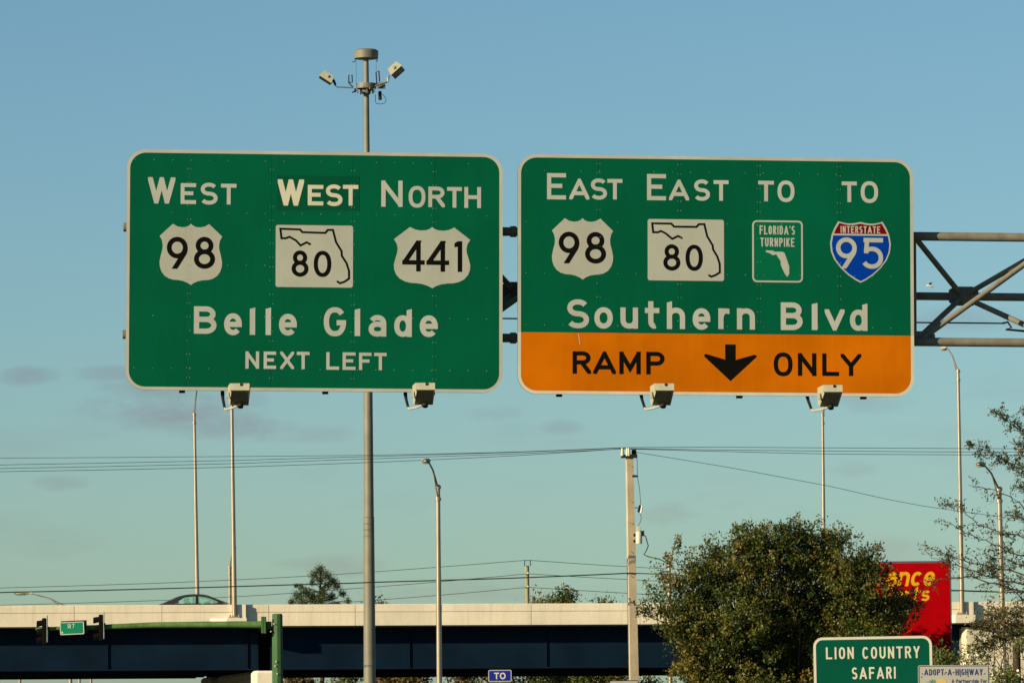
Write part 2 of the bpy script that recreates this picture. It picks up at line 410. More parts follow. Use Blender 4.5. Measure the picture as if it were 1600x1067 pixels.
# stroke: (points, cap at start, cap at end); ('poly', outline of the full box)
S_ = arc(.5, .752, .47, .248, 28, 270, 16, 2.15) + arc(.5, .252, .5, .252, 90, -152, 16, 2.15)[1:]
G = {
 'A': [([(0, 0), (.5, 1), (1, 0)], 1, 1), ([(.16, .25), (.84, .25)], 0, 0)],
 'B': [([(0, 0), (0, 1)], 1, 1), ([(0, 1), (.55, 1)] + arc(.55, .765, .39, .235, 90, -90, 10)[1:] + [(0, .53)], 1, 1), ([(0, .53), (.55, .53)] + arc(.55, .265, .45, .265, 90, -90, 10)[1:] + [(0, 0)], 1, 1)],
 'C': [(arc(.5, .5, .5, .5, 38, 322, 24, 2.35), 0, 0)],
 'D': [([(0, 0), (0, 1)], 1, 1), ([(0, 1), (.5, 1)] + arc(.5, .5, .5, .5, 90, -90, 16, 2.4)[1:] + [(0, 0)], 1, 1)],
 'E': [([(0, 0), (0, 1)], 1, 1), ([(0, 1), (1, 1)], 0, 1), ([(0, .52), (.66, .52)], 0, 1), ([(0, 0), (1, 0)], 0, 1)],
 'F': [([(0, 0), (0, 1)], 1, 1), ([(0, 1), (1, 1)], 0, 1), ([(0, .52), (.68, .52)], 0, 1)],
 'G': [(arc(.5, .5, .5, .5, 38, 350, 26, 2.3), 0, 0), ([(.6, .46), (1, .46)], 0, 1), ([(1, .46), (1, .34)], 0, 0)],
 'H': [([(0, 0), (0, 1)], 1, 1), ([(1, 0), (1, 1)], 1, 1), ([(0, .52), (1, .52)], 0, 0)],
 'I': [([(.5, 0), (.5, 1)], 1, 1)],
 'K': [([(0, 0), (0, 1)], 1, 1), ([(1, 1), (0, .35)], 1, 0), ([(.35, .58), (1, 0)], 0, 1)],
 'L': [([(0, 0), (0, 1)], 1, 1), ([(0, 0), (1, 0)], 0, 1)],
 'M': [([(0, 0), (0, 1)], 1, 1), ([(1, 0), (1, 1)], 1, 1), ([(0, 1), (.5, .2), (1, 1)], 1, 1)],
 'N': [([(0, 0), (0, 1)], 1, 1), ([(1, 0), (1, 1)], 1, 1), ([(0, 1), (1, 0)], 1, 1)],
 'O': [(O_(), 'loop', 0)],
 'P': [([(0, 0), (0, 1)], 1, 1), ([(0, 1), (.6, 1)] + arc(.6, .74, .4, .26, 90, -90, 10)[1:] + [(0, .48)], 1, 1)],
 'R': [([(0, 0), (0, 1)], 1, 1), ([(0, 1), (.58, 1)] + arc(.58, .755, .39, .245, 90, -90, 10)[1:] + [(0, .51)], 1, 1), ([(.50, .51), (1, 0)], 0, 1)],
 'S': [(S_, 0, 0)],
 'T': [([(0, 1), (1, 1)], 1, 1), ([(.5, 1), (.5, 0)], 0, 1)],
 'U': [([(0, 1), (0, .35)] + arc(.5, .35, .5, .35, 180, 360, 14)[1:] + [(1, 1)], 1, 1)],
 'V': [([(0, 1), (.5, 0), (1, 1)], 1, 1)],
 'W': [([(0, 1), (.26, 0), (.5, 1), (.74, 0), (1, 1)], 1, 1)],
 'X': [([(0, 0), (1, 1)], 1, 1), ([(0, 1), (1, 0)], 1, 1)],
 'Y': [([(0, 1), (.5, .45), (1, 1)], 1, 1), ([(.5, .5), (.5, 0)], 0, 1)],
 '-': [([(0, .42), (1, .42)], 1, 1)],
 "'": [([(.5, 1), (.5, .78)], 1, 0)],
 '0': [(O_(2.2), 'loop', 0)],
 '1': [('poly', [(.38, 0), (1, 0), (1, 1), (.42, 1), (0, .93), (0, .78), (.38, .80)])],
 '4': [([(.78, 0), (.78, 1)], 1, 1), ([(0, .255), (1, .255)], 1, 1), ([(0, .255), (.74, 1)], 0, 1)],
 '5': [([(.14, 1), (.93, 1)], 1, 1), ([(.14, 1), (.08, .50)], 1, 0), (arc(.44, .335, .56, .335, 138, -148, 20, 2.1), 0, 0)],
 '7': [([(0, 1), (1, 1)], 1, 1), ([(1, 1), (.35, 0)], 1, 1)],
 '8': [(arc(.5, .765, .40, .235, 90, 450, 22), 'loop', 0), (arc(.5, .27, .5, .27, 90, 450, 24), 'loop', 0)],
 '9': [(arc(.5, .69, .5, .31, 90, 450, 24), 'loop', 0), (arc(.5, .69, .5, .40, 0, -32, 6) + [(.42, 0)], 0, 1)],
 'a': [(arc(.5, .30, .5, .30, 45, 330, 20, 2.2), 0, 0), ([(1, 0), (1, .62)] + arc(.5, .62, .5, .38, 0, 150, 12, 2.2)[1:], 1, 0)],
 'c': [(arc(.5, .5, .5, .5, 45, 315, 22, 2.2), 0, 0)],
 'd': [(arc(.5, .5, .5, .5, 90, 450, 26, 2.2), 'loop', 0)],
 'e': [(arc(.5, .5, .5, .5, 0, 318, 24, 2.15), 0, 0), ([(0, .49), (1.0, .49)], 0, 1)],
 'f': [([(.35, 0), (.35, .75)] + arc(.7, .75, .35, .25, 180, 90, 6)[1:] + [(1, 1)], 1, 1), ([(0, .66), (.9, .66)], 1, 1)],
 'h': [],
 'i': [([(.5, 0), (.5, .68)], 1, 1), ([(.5, .92), (.5, 1)], 1, 1)],
 'l': [('poly', [(0, 0), (1, 0), (1, 1), (0, .95)])],
 'n': [([(0, 0), (0, 1)], 1, 1), (arc(.5, .58, .5, .42, 150, 0, 12, 2.3) + [(1, 0)], 0, 1)],
 'o': [(arc(.5, .5, .5, .5, 90, 450, 26, 2.15), 'loop', 0)],
 'p': [([(0, 0), (0, 1)], 1, 1), (arc(.5, .66, .5, .34, 90, 450, 20, 2.2), 'loop', 0)],
 'r': [([(0, 0), (0, 1)], 1, 1), (arc(.8, .45, .8, .55, 165, 80, 8), 0, 1)],
 's': [(S_, 0, 0)],
 't': [([(.36, 1), (.36, .22)] + arc(.74, .22, .38, .22, 180, 290, 8)[1:], 1, 0), ([(0, .70), (.92, .70)], 1, 1)],
 'u': [([(0, 1), (0, .42)] + arc(.5, .42, .5, .42, 180, 340, 12, 2.3)[1:], 1, 0), ([(1, 0), (1, 1)], 1, 1)],
 'v': [([(0, 1), (.5, 0), (1, 1)], 1, 1)],
}
WID = {'I': .25, 'i': .28, 'l': .28, "'": .2, '-': .55, 'M': 1.15, 'W': 1.25, 'A': 1.05, 't': .7, 'r': .62, 'f': .62, ' ': .55, '1': .4}

def clip(poly, u0, v0, u1, v1):
    for ax, lim, sg in ((0, u0, 1), (0, u1, -1), (1, v0, 1), (1, v1, -1)):
        out = []
        for i in range(len(poly)):
            a, b = poly[i - 1], poly[i]
            da, db = (a[ax] - lim) * sg, (b[ax] - lim) * sg
            if (da >= 0) != (db >= 0):
                t = da / (da - db)
                out.append((a[0] + (b[0] - a[0]) * t, a[1] + (b[1] - a[1]) * t))
            if db >= 0: out.append(b)
        poly = out
        if len(poly) < 3: return []
    return poly

def stroke_quads(pts, t, c0, c1):
    loop = c0 == 'loop'
    P = [Vector(p) for p in pts]
    if loop: P = P[:-1]
    n = len(P)
    if not loop:
        if c0: P[0] = P[0] + (P[0] - P[1]).normalized() * t * .8
        if c1: P[-1] = P[-1] + (P[-1] - P[-2]).normalized() * t * .8
    L, Rr = [], []
    for i in range(n):
        a = P[i - 1] if (i > 0 or loop) else None
        b = P[(i + 1) % n] if (i < n - 1 or loop) else None
        d0 = (P[i] - a).normalized() if a is not None else None
        d1 = (b - P[i]).normalized() if b is not None else None
        if d0 is None: d0 = d1
        if d1 is None: d1 = d0
        n0, n1 = Vector((-d0.y, d0.x)), Vector((-d1.y, d1.x))
        m = n0 + n1
        if m.length < 1e-6: m = n0.copy()
        m.normalize()
        k = t / 2 / max(.22, m.dot(n0))
        L.append(P[i] + m * k); Rr.append(P[i] - m * k)
    qs = []
    for i in range(n if loop else n - 1):
        j = (i + 1) % n
        qs.append([tuple(L[i]), tuple(Rr[i]), tuple(Rr[j]), tuple(L[j])])
    return qs

def glyph(mb, pl, ch, box, t, w0, w1, shear=0.0):
    """box = u0 v0 u1 v1 (metres on the plane), t = stroke width"""
    u0, v0, u1, v1 = box
    W, H = u1 - u0, v1 - v0
    step = 0.0007
    layer = [0]
    def emit(q):
        q = clip(q, u0, v0, u1, v1)
        if len(q) < 3: return
        a = sum(q[i][0] * q[(i + 1) % len(q)][1] - q[(i + 1) % len(q)][0] * q[i][1] for i in range(len(q)))
        if a < 0: q = q[::-1]
        if abs(a) < 1e-9: return
        n = len(q)
        sh = lambda p: (p[0] + (p[1] - v0) * shear, p[1])
        w = w1 + layer[0] * step
        vs_ = [pl.P(*sh(p), w) for p in q] + [pl.P(*sh(p), w0) for p in q]
        mb.add(vs_, [tuple(range(n))] + [(i, i + n, (i + 1) % n + n, (i + 1) % n) for i in range(n)])
    def poly(pts):
        emit([(u0 + x * W, v0 + y * H) for x, y in pts]); layer[0] += 1
    def strokes(defs, sub=None):
        a0, b0, a1, b1 = sub or (u0, v0, u1, v1)
        a0, b0, a1, b1 = a0 + t / 2, b0 + t / 2, a1 - t / 2, b1 - t / 2
        for pts, c0, c1 in defs:
            P = [(a0 + x * (a1 - a0), b0 + y * (b1 - b0)) for x, y in pts]
            for q in stroke_quads(P, t, c0, c1): emit(q)
            layer[0] += 1
    if ch == 'd':
        strokes(G['d'], (u0, v0, u1 - t * .12, v0 + H * .775))
        poly([((W - t) / W, 0), (1, 0), (1, 1), ((W - t) / W, .95)])
    elif ch == 'h':
        poly([(0, 0), (t / W, 0), (t / W, 1), (0, .95)])
        strokes([(arc(.5, .58, .5, .42, 150, 0, 12, 2.3) + [(1, 0)], 0, 1)], (u0, v0, u1, v0 + H * .77))
    elif ch in 'l1':
        pts = G[ch][0][1]
        if ch == '1':      # concave: stem and flag apart
            poly([(.42, 0), (1, 0), (1, 1), (.42, 1)]); poly([(0, .93), (0, .80), (.45, .82), (.45, 1)])
        else: poly(pts)
    else:
        strokes(G[ch])

def letters(pl, parent, spec, t, m, w0=0.0, w1=0.004, name='letter'):
    """spec: list of (character, x0, y0, x1, y1) in photograph pixels"""
    for ch, x0, y0, x1, y1 in spec:
        mb = MB()
        glyph(mb, pl, ch, pl.rect(x0, y0, x1, y1), t, w0, w1)
        mb.build(name, m, parent)

def word(pl, parent, text, x0, y0, x1, y1, t, m, gap=.28, w0=0.0, w1=0.004, name='letter', shear=0.0, slope=0.0, single=True):
    """a whole line set in a box, widths from the table"""
    u0, v0, u1, v1 = pl.rect(x0, y0, x1, y1)
    ws = [WID.get(c, .8) for c in text]
    tot = sum(ws) + gap * (len(text) - 1)
    k = (u1 - u0) / tot
    u = u0
    mbs = MB()
    low = 'aceimnorsuvwxz'
    for c, w in zip(text, ws):
        if c != ' ':
            mb = MB() if single else mbs
            dv = slope * (u - u0)
            top = v0 + (v1 - v0) * (.74 if c in low else 1)
            if c == 'i': top = v1
            bot = v0 - ((v1 - v0) * .24 if c == 'p' else 0)
            if c == 'p': top = v0 + (v1 - v0) * .74
            glyph(mb, pl, c, (u, bot + dv, u + w * k, top + dv), t, w0, w1, shear)
            if single: mb.build(name, m, parent)
        u += (w + gap) * k
    if not single: mbs.build(name, m, parent)

# ================================================================== SETTING
g = MB(); g.add([(-3000, -300, 0), (3000, -300, 0), (3000, 9000, 0), (-3000, 9000, 0)], [(0, 1, 2, 3)])
tag(g.build('ground', 'grass'), kind='structure')
g = MB(); g.add([(-9, -60, .004), (9, -60, .004), (5, 420, .004), (-13, 420, .004)], [(0, 1, 2, 3)])
road = tag(g.build('road', 'asphalt'), kind='structure')
for x, wdt, m in ((-8.4, .12, 'lane_yellow'), (8.4, .12, 'lane_white')):
    g = MB(); g.add([(x - wdt, -60, .008), (x + wdt, -60, .008), (x - 4 + wdt, 420, .008), (x - 4 - wdt, 420, .008)], [(0, 1, 2, 3)])
    g.build('edge_line', m, road)
for x in (-2.9, 2.8):
    for k in range(14):
        y = -20 + k * 12
        o = -4 * (y + 60) / 480
        g = MB(); g.add([(x + o - .06, y, .008), (x + o + .06, y, .008), (x + o + .06, y + 3, .008), (x + o - .06, y + 3, .008)], [(0, 1, 2, 3)])
        g.build('lane_dash', 'lane_white', road)

# ------------------------------------------------------------------ overpass
BR = Plane(at(800, 960, 254), yaw=10.0)
bz = lambda z: z - BR.o.z
ztop, zmid, zslab, zgird = [BR.o.z + BR.uv(820, y)[1] for y in (942.5, 954.5, 975.5, 1043)]
zdeck = ztop - 0.82
uL, uR = BR.uv(-500, 960)[0], BR.uv(1760, 960)[0]
over = thing('highway_overpass', 'long cream concrete overpass with dark blue steel girders crossing the whole photo', 'bridge', ground_below(BR.o))
joints = [uL] + [BR.uv(x, 960)[0] for x in (-330, -190, -40, 116, 253, 420, 555, 690, 830, 1000, 1135, 1270, 1405, 1545)] + [uR]
gap = .012
def seg_prism(prof, ua, ub):
    m_ = MB()
    n = len(prof)
    vs_ = [BR.P(ua, bz(z), w) for w, z in prof] + [BR.P(ub, bz(z), w) for w, z in prof]
    m_.add(vs_, [tuple(range(n - 1, -1, -1)), tuple(range(n, 2 * n))] + [(i, (i + 1) % n, (i + 1) % n + n, i + n) for i in range(n)])
    return m_
for a, b in zip(joints, joints[1:]):
    seg_prism([(-.36, zmid + .012), (.02, zmid + .012), (.02, ztop - .03), (-.01, ztop), (-.33, ztop), (-.36, ztop - .03)], a + gap, b - gap).build('parapet_panel', 'concrete', over)
    seg_prism([(-.45, zslab), (0, zslab), (0, zmid - .012), (-.03, zmid), (-.42, zmid), (-.45, zmid - .012)], a + gap, b - gap).build('fascia_panel', 'concrete', over)
BW = 30.0
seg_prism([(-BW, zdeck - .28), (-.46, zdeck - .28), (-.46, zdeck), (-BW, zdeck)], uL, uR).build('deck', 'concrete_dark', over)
seg_prism([(-BW - .36, zslab), (-BW - .01, zslab), (-BW - .01, ztop - .12), (-BW - .36, ztop - .12)], uL, uR).build('far_parapet', 'concrete', over)
# girders: I sections side by side; the span joint stands over the pier near the green post
uj = BR.uv(418, 1040)[0]
uE = BR.uv(1516, 1000)[0]
OV = 1.25
for k in range(8):
    w = -OV - k * (BW - 2.4) / 7
    for a, b in ((uL, uj - .30), (uj + .30, uE)):
        m_ = MB()
        for w0, w1, z0, z1 in ((w - .03, w + .03, zgird + .05, zslab - .04), (w - .28, w + .28, zgird, zgird + .05), (w - .22, w + .22, zslab - .04, zslab)):
            p = [BR.P(a, bz(z0), w1), BR.P(b, bz(z0), w1), BR.P(b, bz(z0), w0), BR.P(a, bz(z0), w0), BR.P(a, bz(z1), w1), BR.P(b, bz(z1), w1), BR.P(b, bz(z1), w0), BR.P(a, bz(z1), w0)]
            m_.box8(p)
        gd = m_.build('girder', 'girder', over)
        if k == 0:
            u = a + .04
            while u < b:
                m_ = MB().box(BR.P(u, bz((zgird + zslab) / 2), w + .07), .012, .04, (zslab - zgird) / 2 - .1, (BR.x, BR.n, BR.z))
                m_.build('stiffener', 'girder', gd)
                u += 6.9
# pier under the joint: near column, wall behind it and a column farther back
def pier_box(name, u0, u1, w0, w1, z1, m='concrete', ch=.12):
    pts = [(u0 + ch, w0), (u1 - ch, w0), (u1, w0 - ch), (u1, w1 + ch), (u1 - ch, w1), (u0 + ch, w1), (u0, w1 + ch), (u0, w0 - ch)]
    m_ = MB()
    vs_ = []
    for z, s in ((0, 0), (z1 - .12, 0), (z1, .10)):
        cu, cw = (u0 + u1) / 2, (w0 + w1) / 2
        for u, w in pts:
            vs_.append(BR.P(u + (s if u < cu else -s), bz(z), w + (-s if w > cw else s)))
    n = 8
    fs = [tuple(range(2 * n, 3 * n))]
    for r_ in range(2):
        for i in range(n):
            fs.append((r_ * n + i, r_ * n + (i + 1) % n, (r_ + 1) * n + (i + 1) % n, (r_ + 1) * n + i))
    m_.add(vs_, [f[::-1] for f in fs])
    return m_.build(name, m, over)
pu0, pu1 = BR.uv(397, 1050)[0], BR.uv(441, 1050)[0]
pier_box('pier_column', pu0, pu1, .25, -1.35, zgird - .06)
pier_box('pier_wall', pu0 + .15, pu1 - .15, -3.0, -16.5, zgird - .06, 'concrete_dark')  # wall and back column: overpass shade put into the darker concrete
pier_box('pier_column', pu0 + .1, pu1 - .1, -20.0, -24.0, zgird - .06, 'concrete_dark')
pu = BR.uv(-330, 1050)[0]
pier_box('pier_column', pu, pu + 1.4, -.5, -2.0, zgird - .06)
# pilasters that carry the light poles
def pilaster(px0, px1, proud):
    u0, u1 = BR.uv(px0, 965)[0], BR.uv(px1, 965)[0]
    q = lambda u, z, w: BR.P(u, bz(z), w)
    zt = ztop - .66
    m_ = MB().box8([q(u0, zslab + .06, .03), q(u1, zslab + .06, .03), q(u1, zslab + .06, proud), q(u0 - .45, zslab + .06, .03 + proud * .2),
                    q(u0, zt, .03), q(u1, zt, .03), q(u1, zt, proud), q(u0 - .45, zt, .03 + proud * .2)])
    m_ = MB()
    pr = [(u0 - .75, .024), (u1, .024), (u1, proud), (u0, proud)]
    z0 = zslab - .02
    m_.box8([q(*[pr[0][0], z0, pr[0][1]]), q(pr[1][0], z0, pr[1][1]), q(pr[2][0], z0, pr[2][1]), q(pr[3][0], z0, pr[3][1]),
             q(pr[0][0], zt, pr[0][1]), q(pr[1][0], zt, pr[1][1]), q(pr[2][0], zt, pr[2][1]), q(pr[3][0], zt, pr[3][1])][::1])
    a = m_.build('pilaster', 'concrete', over)
    m_ = MB().box(q((u0 + u1) / 2 + .20, (zt + ztop) / 2 + .0, .024 + .13), (u1 - u0) / 2 - .20, .13, (ztop - zt) / 2 - .004, (BR.x, BR.n, BR.z))
    m_.build('pilaster_back', 'concrete', over)
    return (u0 + u1) / 2, zt
pil1 = pilaster(352, 383, .62)
pil2 = pilaster(1488, 1519, .62)
# abutment and the paved slope at its foot
ua = BR.uv(1509, 1000)[0]
q = lambda u, z, w: BR.P(u, bz(z), w)
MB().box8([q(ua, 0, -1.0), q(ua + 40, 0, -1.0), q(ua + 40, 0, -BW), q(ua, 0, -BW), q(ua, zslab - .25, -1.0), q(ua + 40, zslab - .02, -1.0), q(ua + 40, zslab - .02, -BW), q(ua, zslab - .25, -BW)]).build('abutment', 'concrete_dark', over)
# wing wall of stacked slabs, its top edge sagging to the right
topz = lambda u: zslab - .20 - .55 * min(1, max(0, u) / 3.2) ** .7
nrow = 6
for i in range(7):
    ub, uc = ua + i * 1.45, ua + (i + 1) * 1.45
    for r_ in range(nrow):
        f0, f1 = r_ / nrow, (r_ + 1) / nrow
        za0, za1 = topz(i * 1.45) * f0, topz(i * 1.45) * f1
        zb0, zb1 = topz((i + 1) * 1.45) * f0, topz((i + 1) * 1.45) * f1
        d = random.uniform(-.02, .02)
        w1 = .12 + d
        e = .012
        MB().box8([q(ub + e, za0 + e, w1), q(uc - e, zb0 + e, w1), q(uc - e, zb0 + e, -.9), q(ub + e, za0 + e, -.9),
                   q(ub + e, za1 - e, w1), q(uc - e, zb1 - e, w1), q(uc - e, zb1 - e, -.9), q(ub + e, za1 - e, -.9)]).build('wall_slab', 'paving', over)

# ================================================================== OVERHEAD SIGNS
SG = Plane(at(800, 430, 80), yaw=6.0, tilt=0.55)
D2 = 0.01
gan = thing('sign_gantry', 'weathered steel triangular truss gantry carrying the two big road signs', 'gantry', ground_below(SG.P(10, 0, -.8)))
# three chords
W1, W2 = -.30, -1.55
vt = SG.uv(1100, 362.5)[1]
vb = SG.uv(1100, 528.5)[1]
vm = (vt + vb) / 2 - .0
ugL, ugR = SG.uv(193, 430)[0], SG.uv(1900, 430)[0]
def chord(v, w, r):
    MB().tube([SG.P(ugL, v, w), SG.P(ugR, v, w)], r, 20).build('chord', 'truss', gan)
chord(vt, W1, .070); chord(vb, W1, .070)
MB().tube([SG.P(ugL + .5, vm, W2), SG.P(ugR, vm, W2)], .065, 20).build('chord', 'truss', gan)
for v in (vt, vb):            # bolted splice collars between the signs
    uc = SG.uv(805, 430)[0]
    MB().tube([SG.P(uc - .045, v, W1), SG.P(uc + .045, v, W1)], .088, 20).build('splice_collar', 'truss', gan)
un0 = SG.uv(1434, 430)[0]
nodes = [un0 + 2.42 * k for k in range(-5, 3)]
bnodes = [n + 1.02 for n in nodes]
def bar(p, q_, r=.045, name='brace', m='truss'):
    MB().tube([p, q_], r, 8).build(name, m, gan)
for i, n in enumerate(nodes):
    bar(SG.P(n, vt - .07, W1), SG.P(n, vb + .07, W1), .033, 'vertical')
    if i + 1 < len(nodes):
        bar(SG.P(n + .05, vb, W1), SG.P(nodes[i + 1] - .05, vt, W1), .045, 'front_diagonal')
    b = bnodes[i]
    bar(SG.P(n, vt, W1), SG.P(b, vm, W2)); bar(SG.P(n, vb, W1), SG.P(b, vm, W2))
    if i + 1 < len(nodes):
        bar(SG.P(b, vm, W2), SG.P(nodes[i + 1], vt, W1)); bar(SG.P(b, vm, W2), SG.P(nodes[i + 1], vb, W1))
    sh = [(b - .24, vm - .10), (b - .15, vm - .155), (b + .15, vm - .155), (b + .24, vm - .10), (b + .24, vm + .10), (b + .15, vm + .155), (b - .15, vm + .155), (b - .24, vm + .10)]
    MB().poly(SG, sh, W2 + .068, W2 + .09).build('gusset_plate', 'truss', gan)
    sh = [(n - .07, vb + .05), (n + .33, vb + .05), (n + .33, vb + .12), (n + .22, vb + .17), (n - .07, vb + .17)]
    MB().poly(SG, sh, W1 - .02, W1 + .0).build('gusset_plate', 'truss', gan)
v496 = SG.uv(1500, 497)[1]
MB().tube([SG.P(ugL + 1, v496, -.9), SG.P(SG.uv(1584, 497)[0], v496, -.9)], .012, 8).build('conduit_run', 'conduit', gan)
uc = SG.uv(1592, 502)[0]
pts = [SG.P(SG.uv(1584, 497)[0] + .13 * math.cos(a) * k, v496 - .06 + .07 * math.sin(a) - .03 * k, -.88) for k, a in enumerate([x * .7 for x in range(8)])]
MB().tube([SG.P(uc - .08, v496, -.9), SG.P(uc, v496 + .02, -.88), SG.P(uc + .06, v496 - .07, -.88), SG.P(uc - .03, v496 - .1, -.88), SG.P(uc + .14, v496 - .11, -.9), SG.P(uc + .5, v496 - .14, -.9)], .018, 8).build('cable_coil', 'conduit', gan)
# the upright stands just past the right edge of the photograph
uU = SG.uv(1730, 430)[0]
pb = SG.P(uU, 0, -.75); pb.z = 0
pt = SG.P(uU, vt + .3, -.75)
MB().tube([pb, pt], [.28, .22], 20).build('column', 'truss', gan)
MB().box(pb + Vector((0, 0, .04)), .45, .45, .04).build('base_plate', 'truss', gan)

def sign_border(pl, parent, u0, v0, u1, v1, r, bw, vsplit=None):
    o, i = rrect(u0, v0, u1, v1, r, 10), rrect(u0 + bw, v0 + bw, u1 - bw, v1 - bw, r - bw, 10)
    if vsplit is None:
        MB().ring(pl, o, i, .001, .004).build('border', 'border_white', parent)
        return
    n = len(o)
    up = list(range(0, n // 2)); lo = list(range(n // 2, n))
    def strip(idx, m, ends):
        oo = [ends[0][0]] + [o[k] for k in idx] + [ends[1][0]]
        ii = [ends[0][1]] + [i[k] for k in idx] + [ends[1][1]]
        mb = MB(); k_ = len(oo)
        vs_ = [pl.P(u, v, .004) for u, v in oo] + [pl.P(u, v, .004) for u, v in ii] + [pl.P(u, v, .0) for u, v in oo] + [pl.P(u, v, .0) for u, v in ii]
        fs = []
        for a in range(k_ - 1):
            fs += [(a, a + 1, k_ + a + 1, k_ + a), (a, 2 * k_ + a, 2 * k_ + a + 1, a + 1), (k_ + a, k_ + a + 1, 3 * k_ + a + 1, 3 * k_ + a)]
        mb.add(vs_, fs)
        mb.build('border', m, parent)
    eR = ((u1, vsplit), (u1 - bw, vsplit)); eL = ((u0, vsplit), (u0 + bw, vsplit))
    strip(up, 'border_white', (eR, eL)); 
    strip(lo, 'border_new', (eL, eR))

def clip_half(pts, ax, lim, sg):
    out = []
    for i in range(len(pts)):
        a, b = pts[i - 1], pts[i]
        da, db = (a[ax] - lim) * sg, (b[ax] - lim) * sg
        if (da >= 0) != (db >= 0):
            t = da / (da - db)
            out.append((a[0] + (b[0] - a[0]) * t, a[1] + (b[1] - a[1]) * t))
        if db >= 0: out.append(b)
    return out

def guide_sign(label, corners, seams_px, split_px=None):
    """corners: outer edges as measured, left right top bottom in pixels at the middle of each side"""
    l, r, t, b = corners
    u0, u1 = SG.uv(l, (t + b) / 2)[0], SG.uv(r, (t + b) / 2)[0]
    v1, v0 = SG.uv((l + r) / 2, t)[1], SG.uv((l + r) / 2, b)[1]
    s = thing('overhead_guide_sign', label, 'road sign', SG.P((u0 + u1) / 2, v0, -.1))
    out = rrect(u0, v0, u1, v1, .30, 10)
    sm = [u0 - 1] + [SG.uv(x, 430)[0] for x in seams_px] + [u1 + 1]
    vs_ = SG.uv((l + r) / 2, split_px)[1] if split_px else None
    for a, c in zip(sm, sm[1:]):
        pp = clip_half(clip_half(out, 0, a + .0012, 1), 0, c - .0012, -1)
        MB().poly(SG, pp, -.05, 0).build('panel', 'sign_green', s)
    if vs_ is not None:
        inn = rrect(u0 + .048, v0 + .048, u1 - .048, v1 - .048, .25, 10)
        MB().poly(SG, clip_half(inn, 1, vs_, -1), .0005, .0025).build('orange_panel', 'sign_orange', s)
    sign_border(SG, s, u0, v0, u1, v1, .30, .051, vs_)
    # mounting beams behind, their ends showing under the lower edge
    return s, u0, v0, u1, v1, vs_

def rivets(s, u0, v0, u1, v1, seams_px, vlow, rows, w=.0005):
    m_ = MB()
    def dot(u, v):
        r_ = random.uniform(.0045, .0075)
        pts = [SG.P(u + r_ * math.cos(k * 1.0472), v + r_ * math.sin(k * 1.0472), .0062) for k in range(6)]
        m_.add(pts, [(0, 1, 2, 3, 4, 5)])
    for py in rows:
        v = SG.uv((200 + 1400) / 2, py)[1]
        u = u0 + .13
        while u < u1 - .1:
            if random.random() < .8: dot(u, v + random.uniform(-.004, .004))
            u += .29
    for x in seams_px:
        uu = SG.uv(x, 430)[0]
        v = vlow + .2
        k = 0
        while v < v1 - .12:
            for sg in (-.022, .026):
                if random.random() < .85: dot(uu + sg, v)
            v += (.15, .215, .215)[k % 3]; k += 1
    tag(m_.build('rivets', 'rivet', s), kind='stuff')

US = [(.5, 0), (.53, .03), (.58, .054), (.65, .06), (.72, .045), (.79, .004), (1, .205), (.965, .27), (.95, .35), (.955, .42), (.98, .52), (1, .62), (.995, .70), (.97, .78), (.92, .85), (.85, .895), (.78, .915), (.70, .92), (.62, .935), (.55, .965), (.505, 1)]
US = US + [(1 - x, y) for x, y in reversed(US[1:-1])]
IS = [(.5, .008), (.56, .022), (.64, .034), (.72, .034), (.80, .018), (.865, 0), (.93, .11), (.975, .22), (1, .36), (.985, .5), (.93, .63), (.83, .76), (.7, .88), (.58, .96), (.5, 1)]
IS = IS + [(1 - x, y) for x, y in reversed(IS[1:-1])]

def shield(s, outline, x0, y0, x1, y1, m, w0=.0, w1=.0035, name='route_shield', scale=1.0):
    u0, v0, u1, v1 = SG.rect(x0, y0, x1, y1)
    cu, cv = (u0 + u1) / 2, (v0 + v1) / 2
    pts = [(cu + (x - .5) * (u1 - u0) * scale, cv - (y - .5) * (v1 - v0) * scale) for x, y in outline]
    return MB().poly(SG, pts, w0, w1).build(name, m, s)

def path(pl, parent, pts_px, t, m, w0, w1, name):
    P = [pl.uv(*p) for p in pts_px]
    mb = MB()
    for q_ in stroke_quads(P, t, 0, 0):
        n = 4
        vs_ = [pl.P(*p, w1) for p in q_] + [pl.P(*p, w0) for p in q_]
        mb.add(vs_, [(0, 1, 2, 3), (0, 4, 5, 1), (2, 6, 7, 3)])
    return mb.build(name, m, parent)

def route80(s, x0, y0, x1, y1, outline, n8, n0):
    u0, v0, u1, v1 = SG.rect(x0, y0, x1, y1)
    sh = MB().poly(SG, rrect(u0, v0, u1, v1, .035, 4), .0, .0035).build('route_marker', 'shield_white', s)
    path(SG, sh, outline, .032, 'legend_black', .003, .0055, 'state_outline')
    letters(SG, sh, [('8', *n8), ('0', *n0)], .064, 'legend_black', .003, .0055, 'numeral')

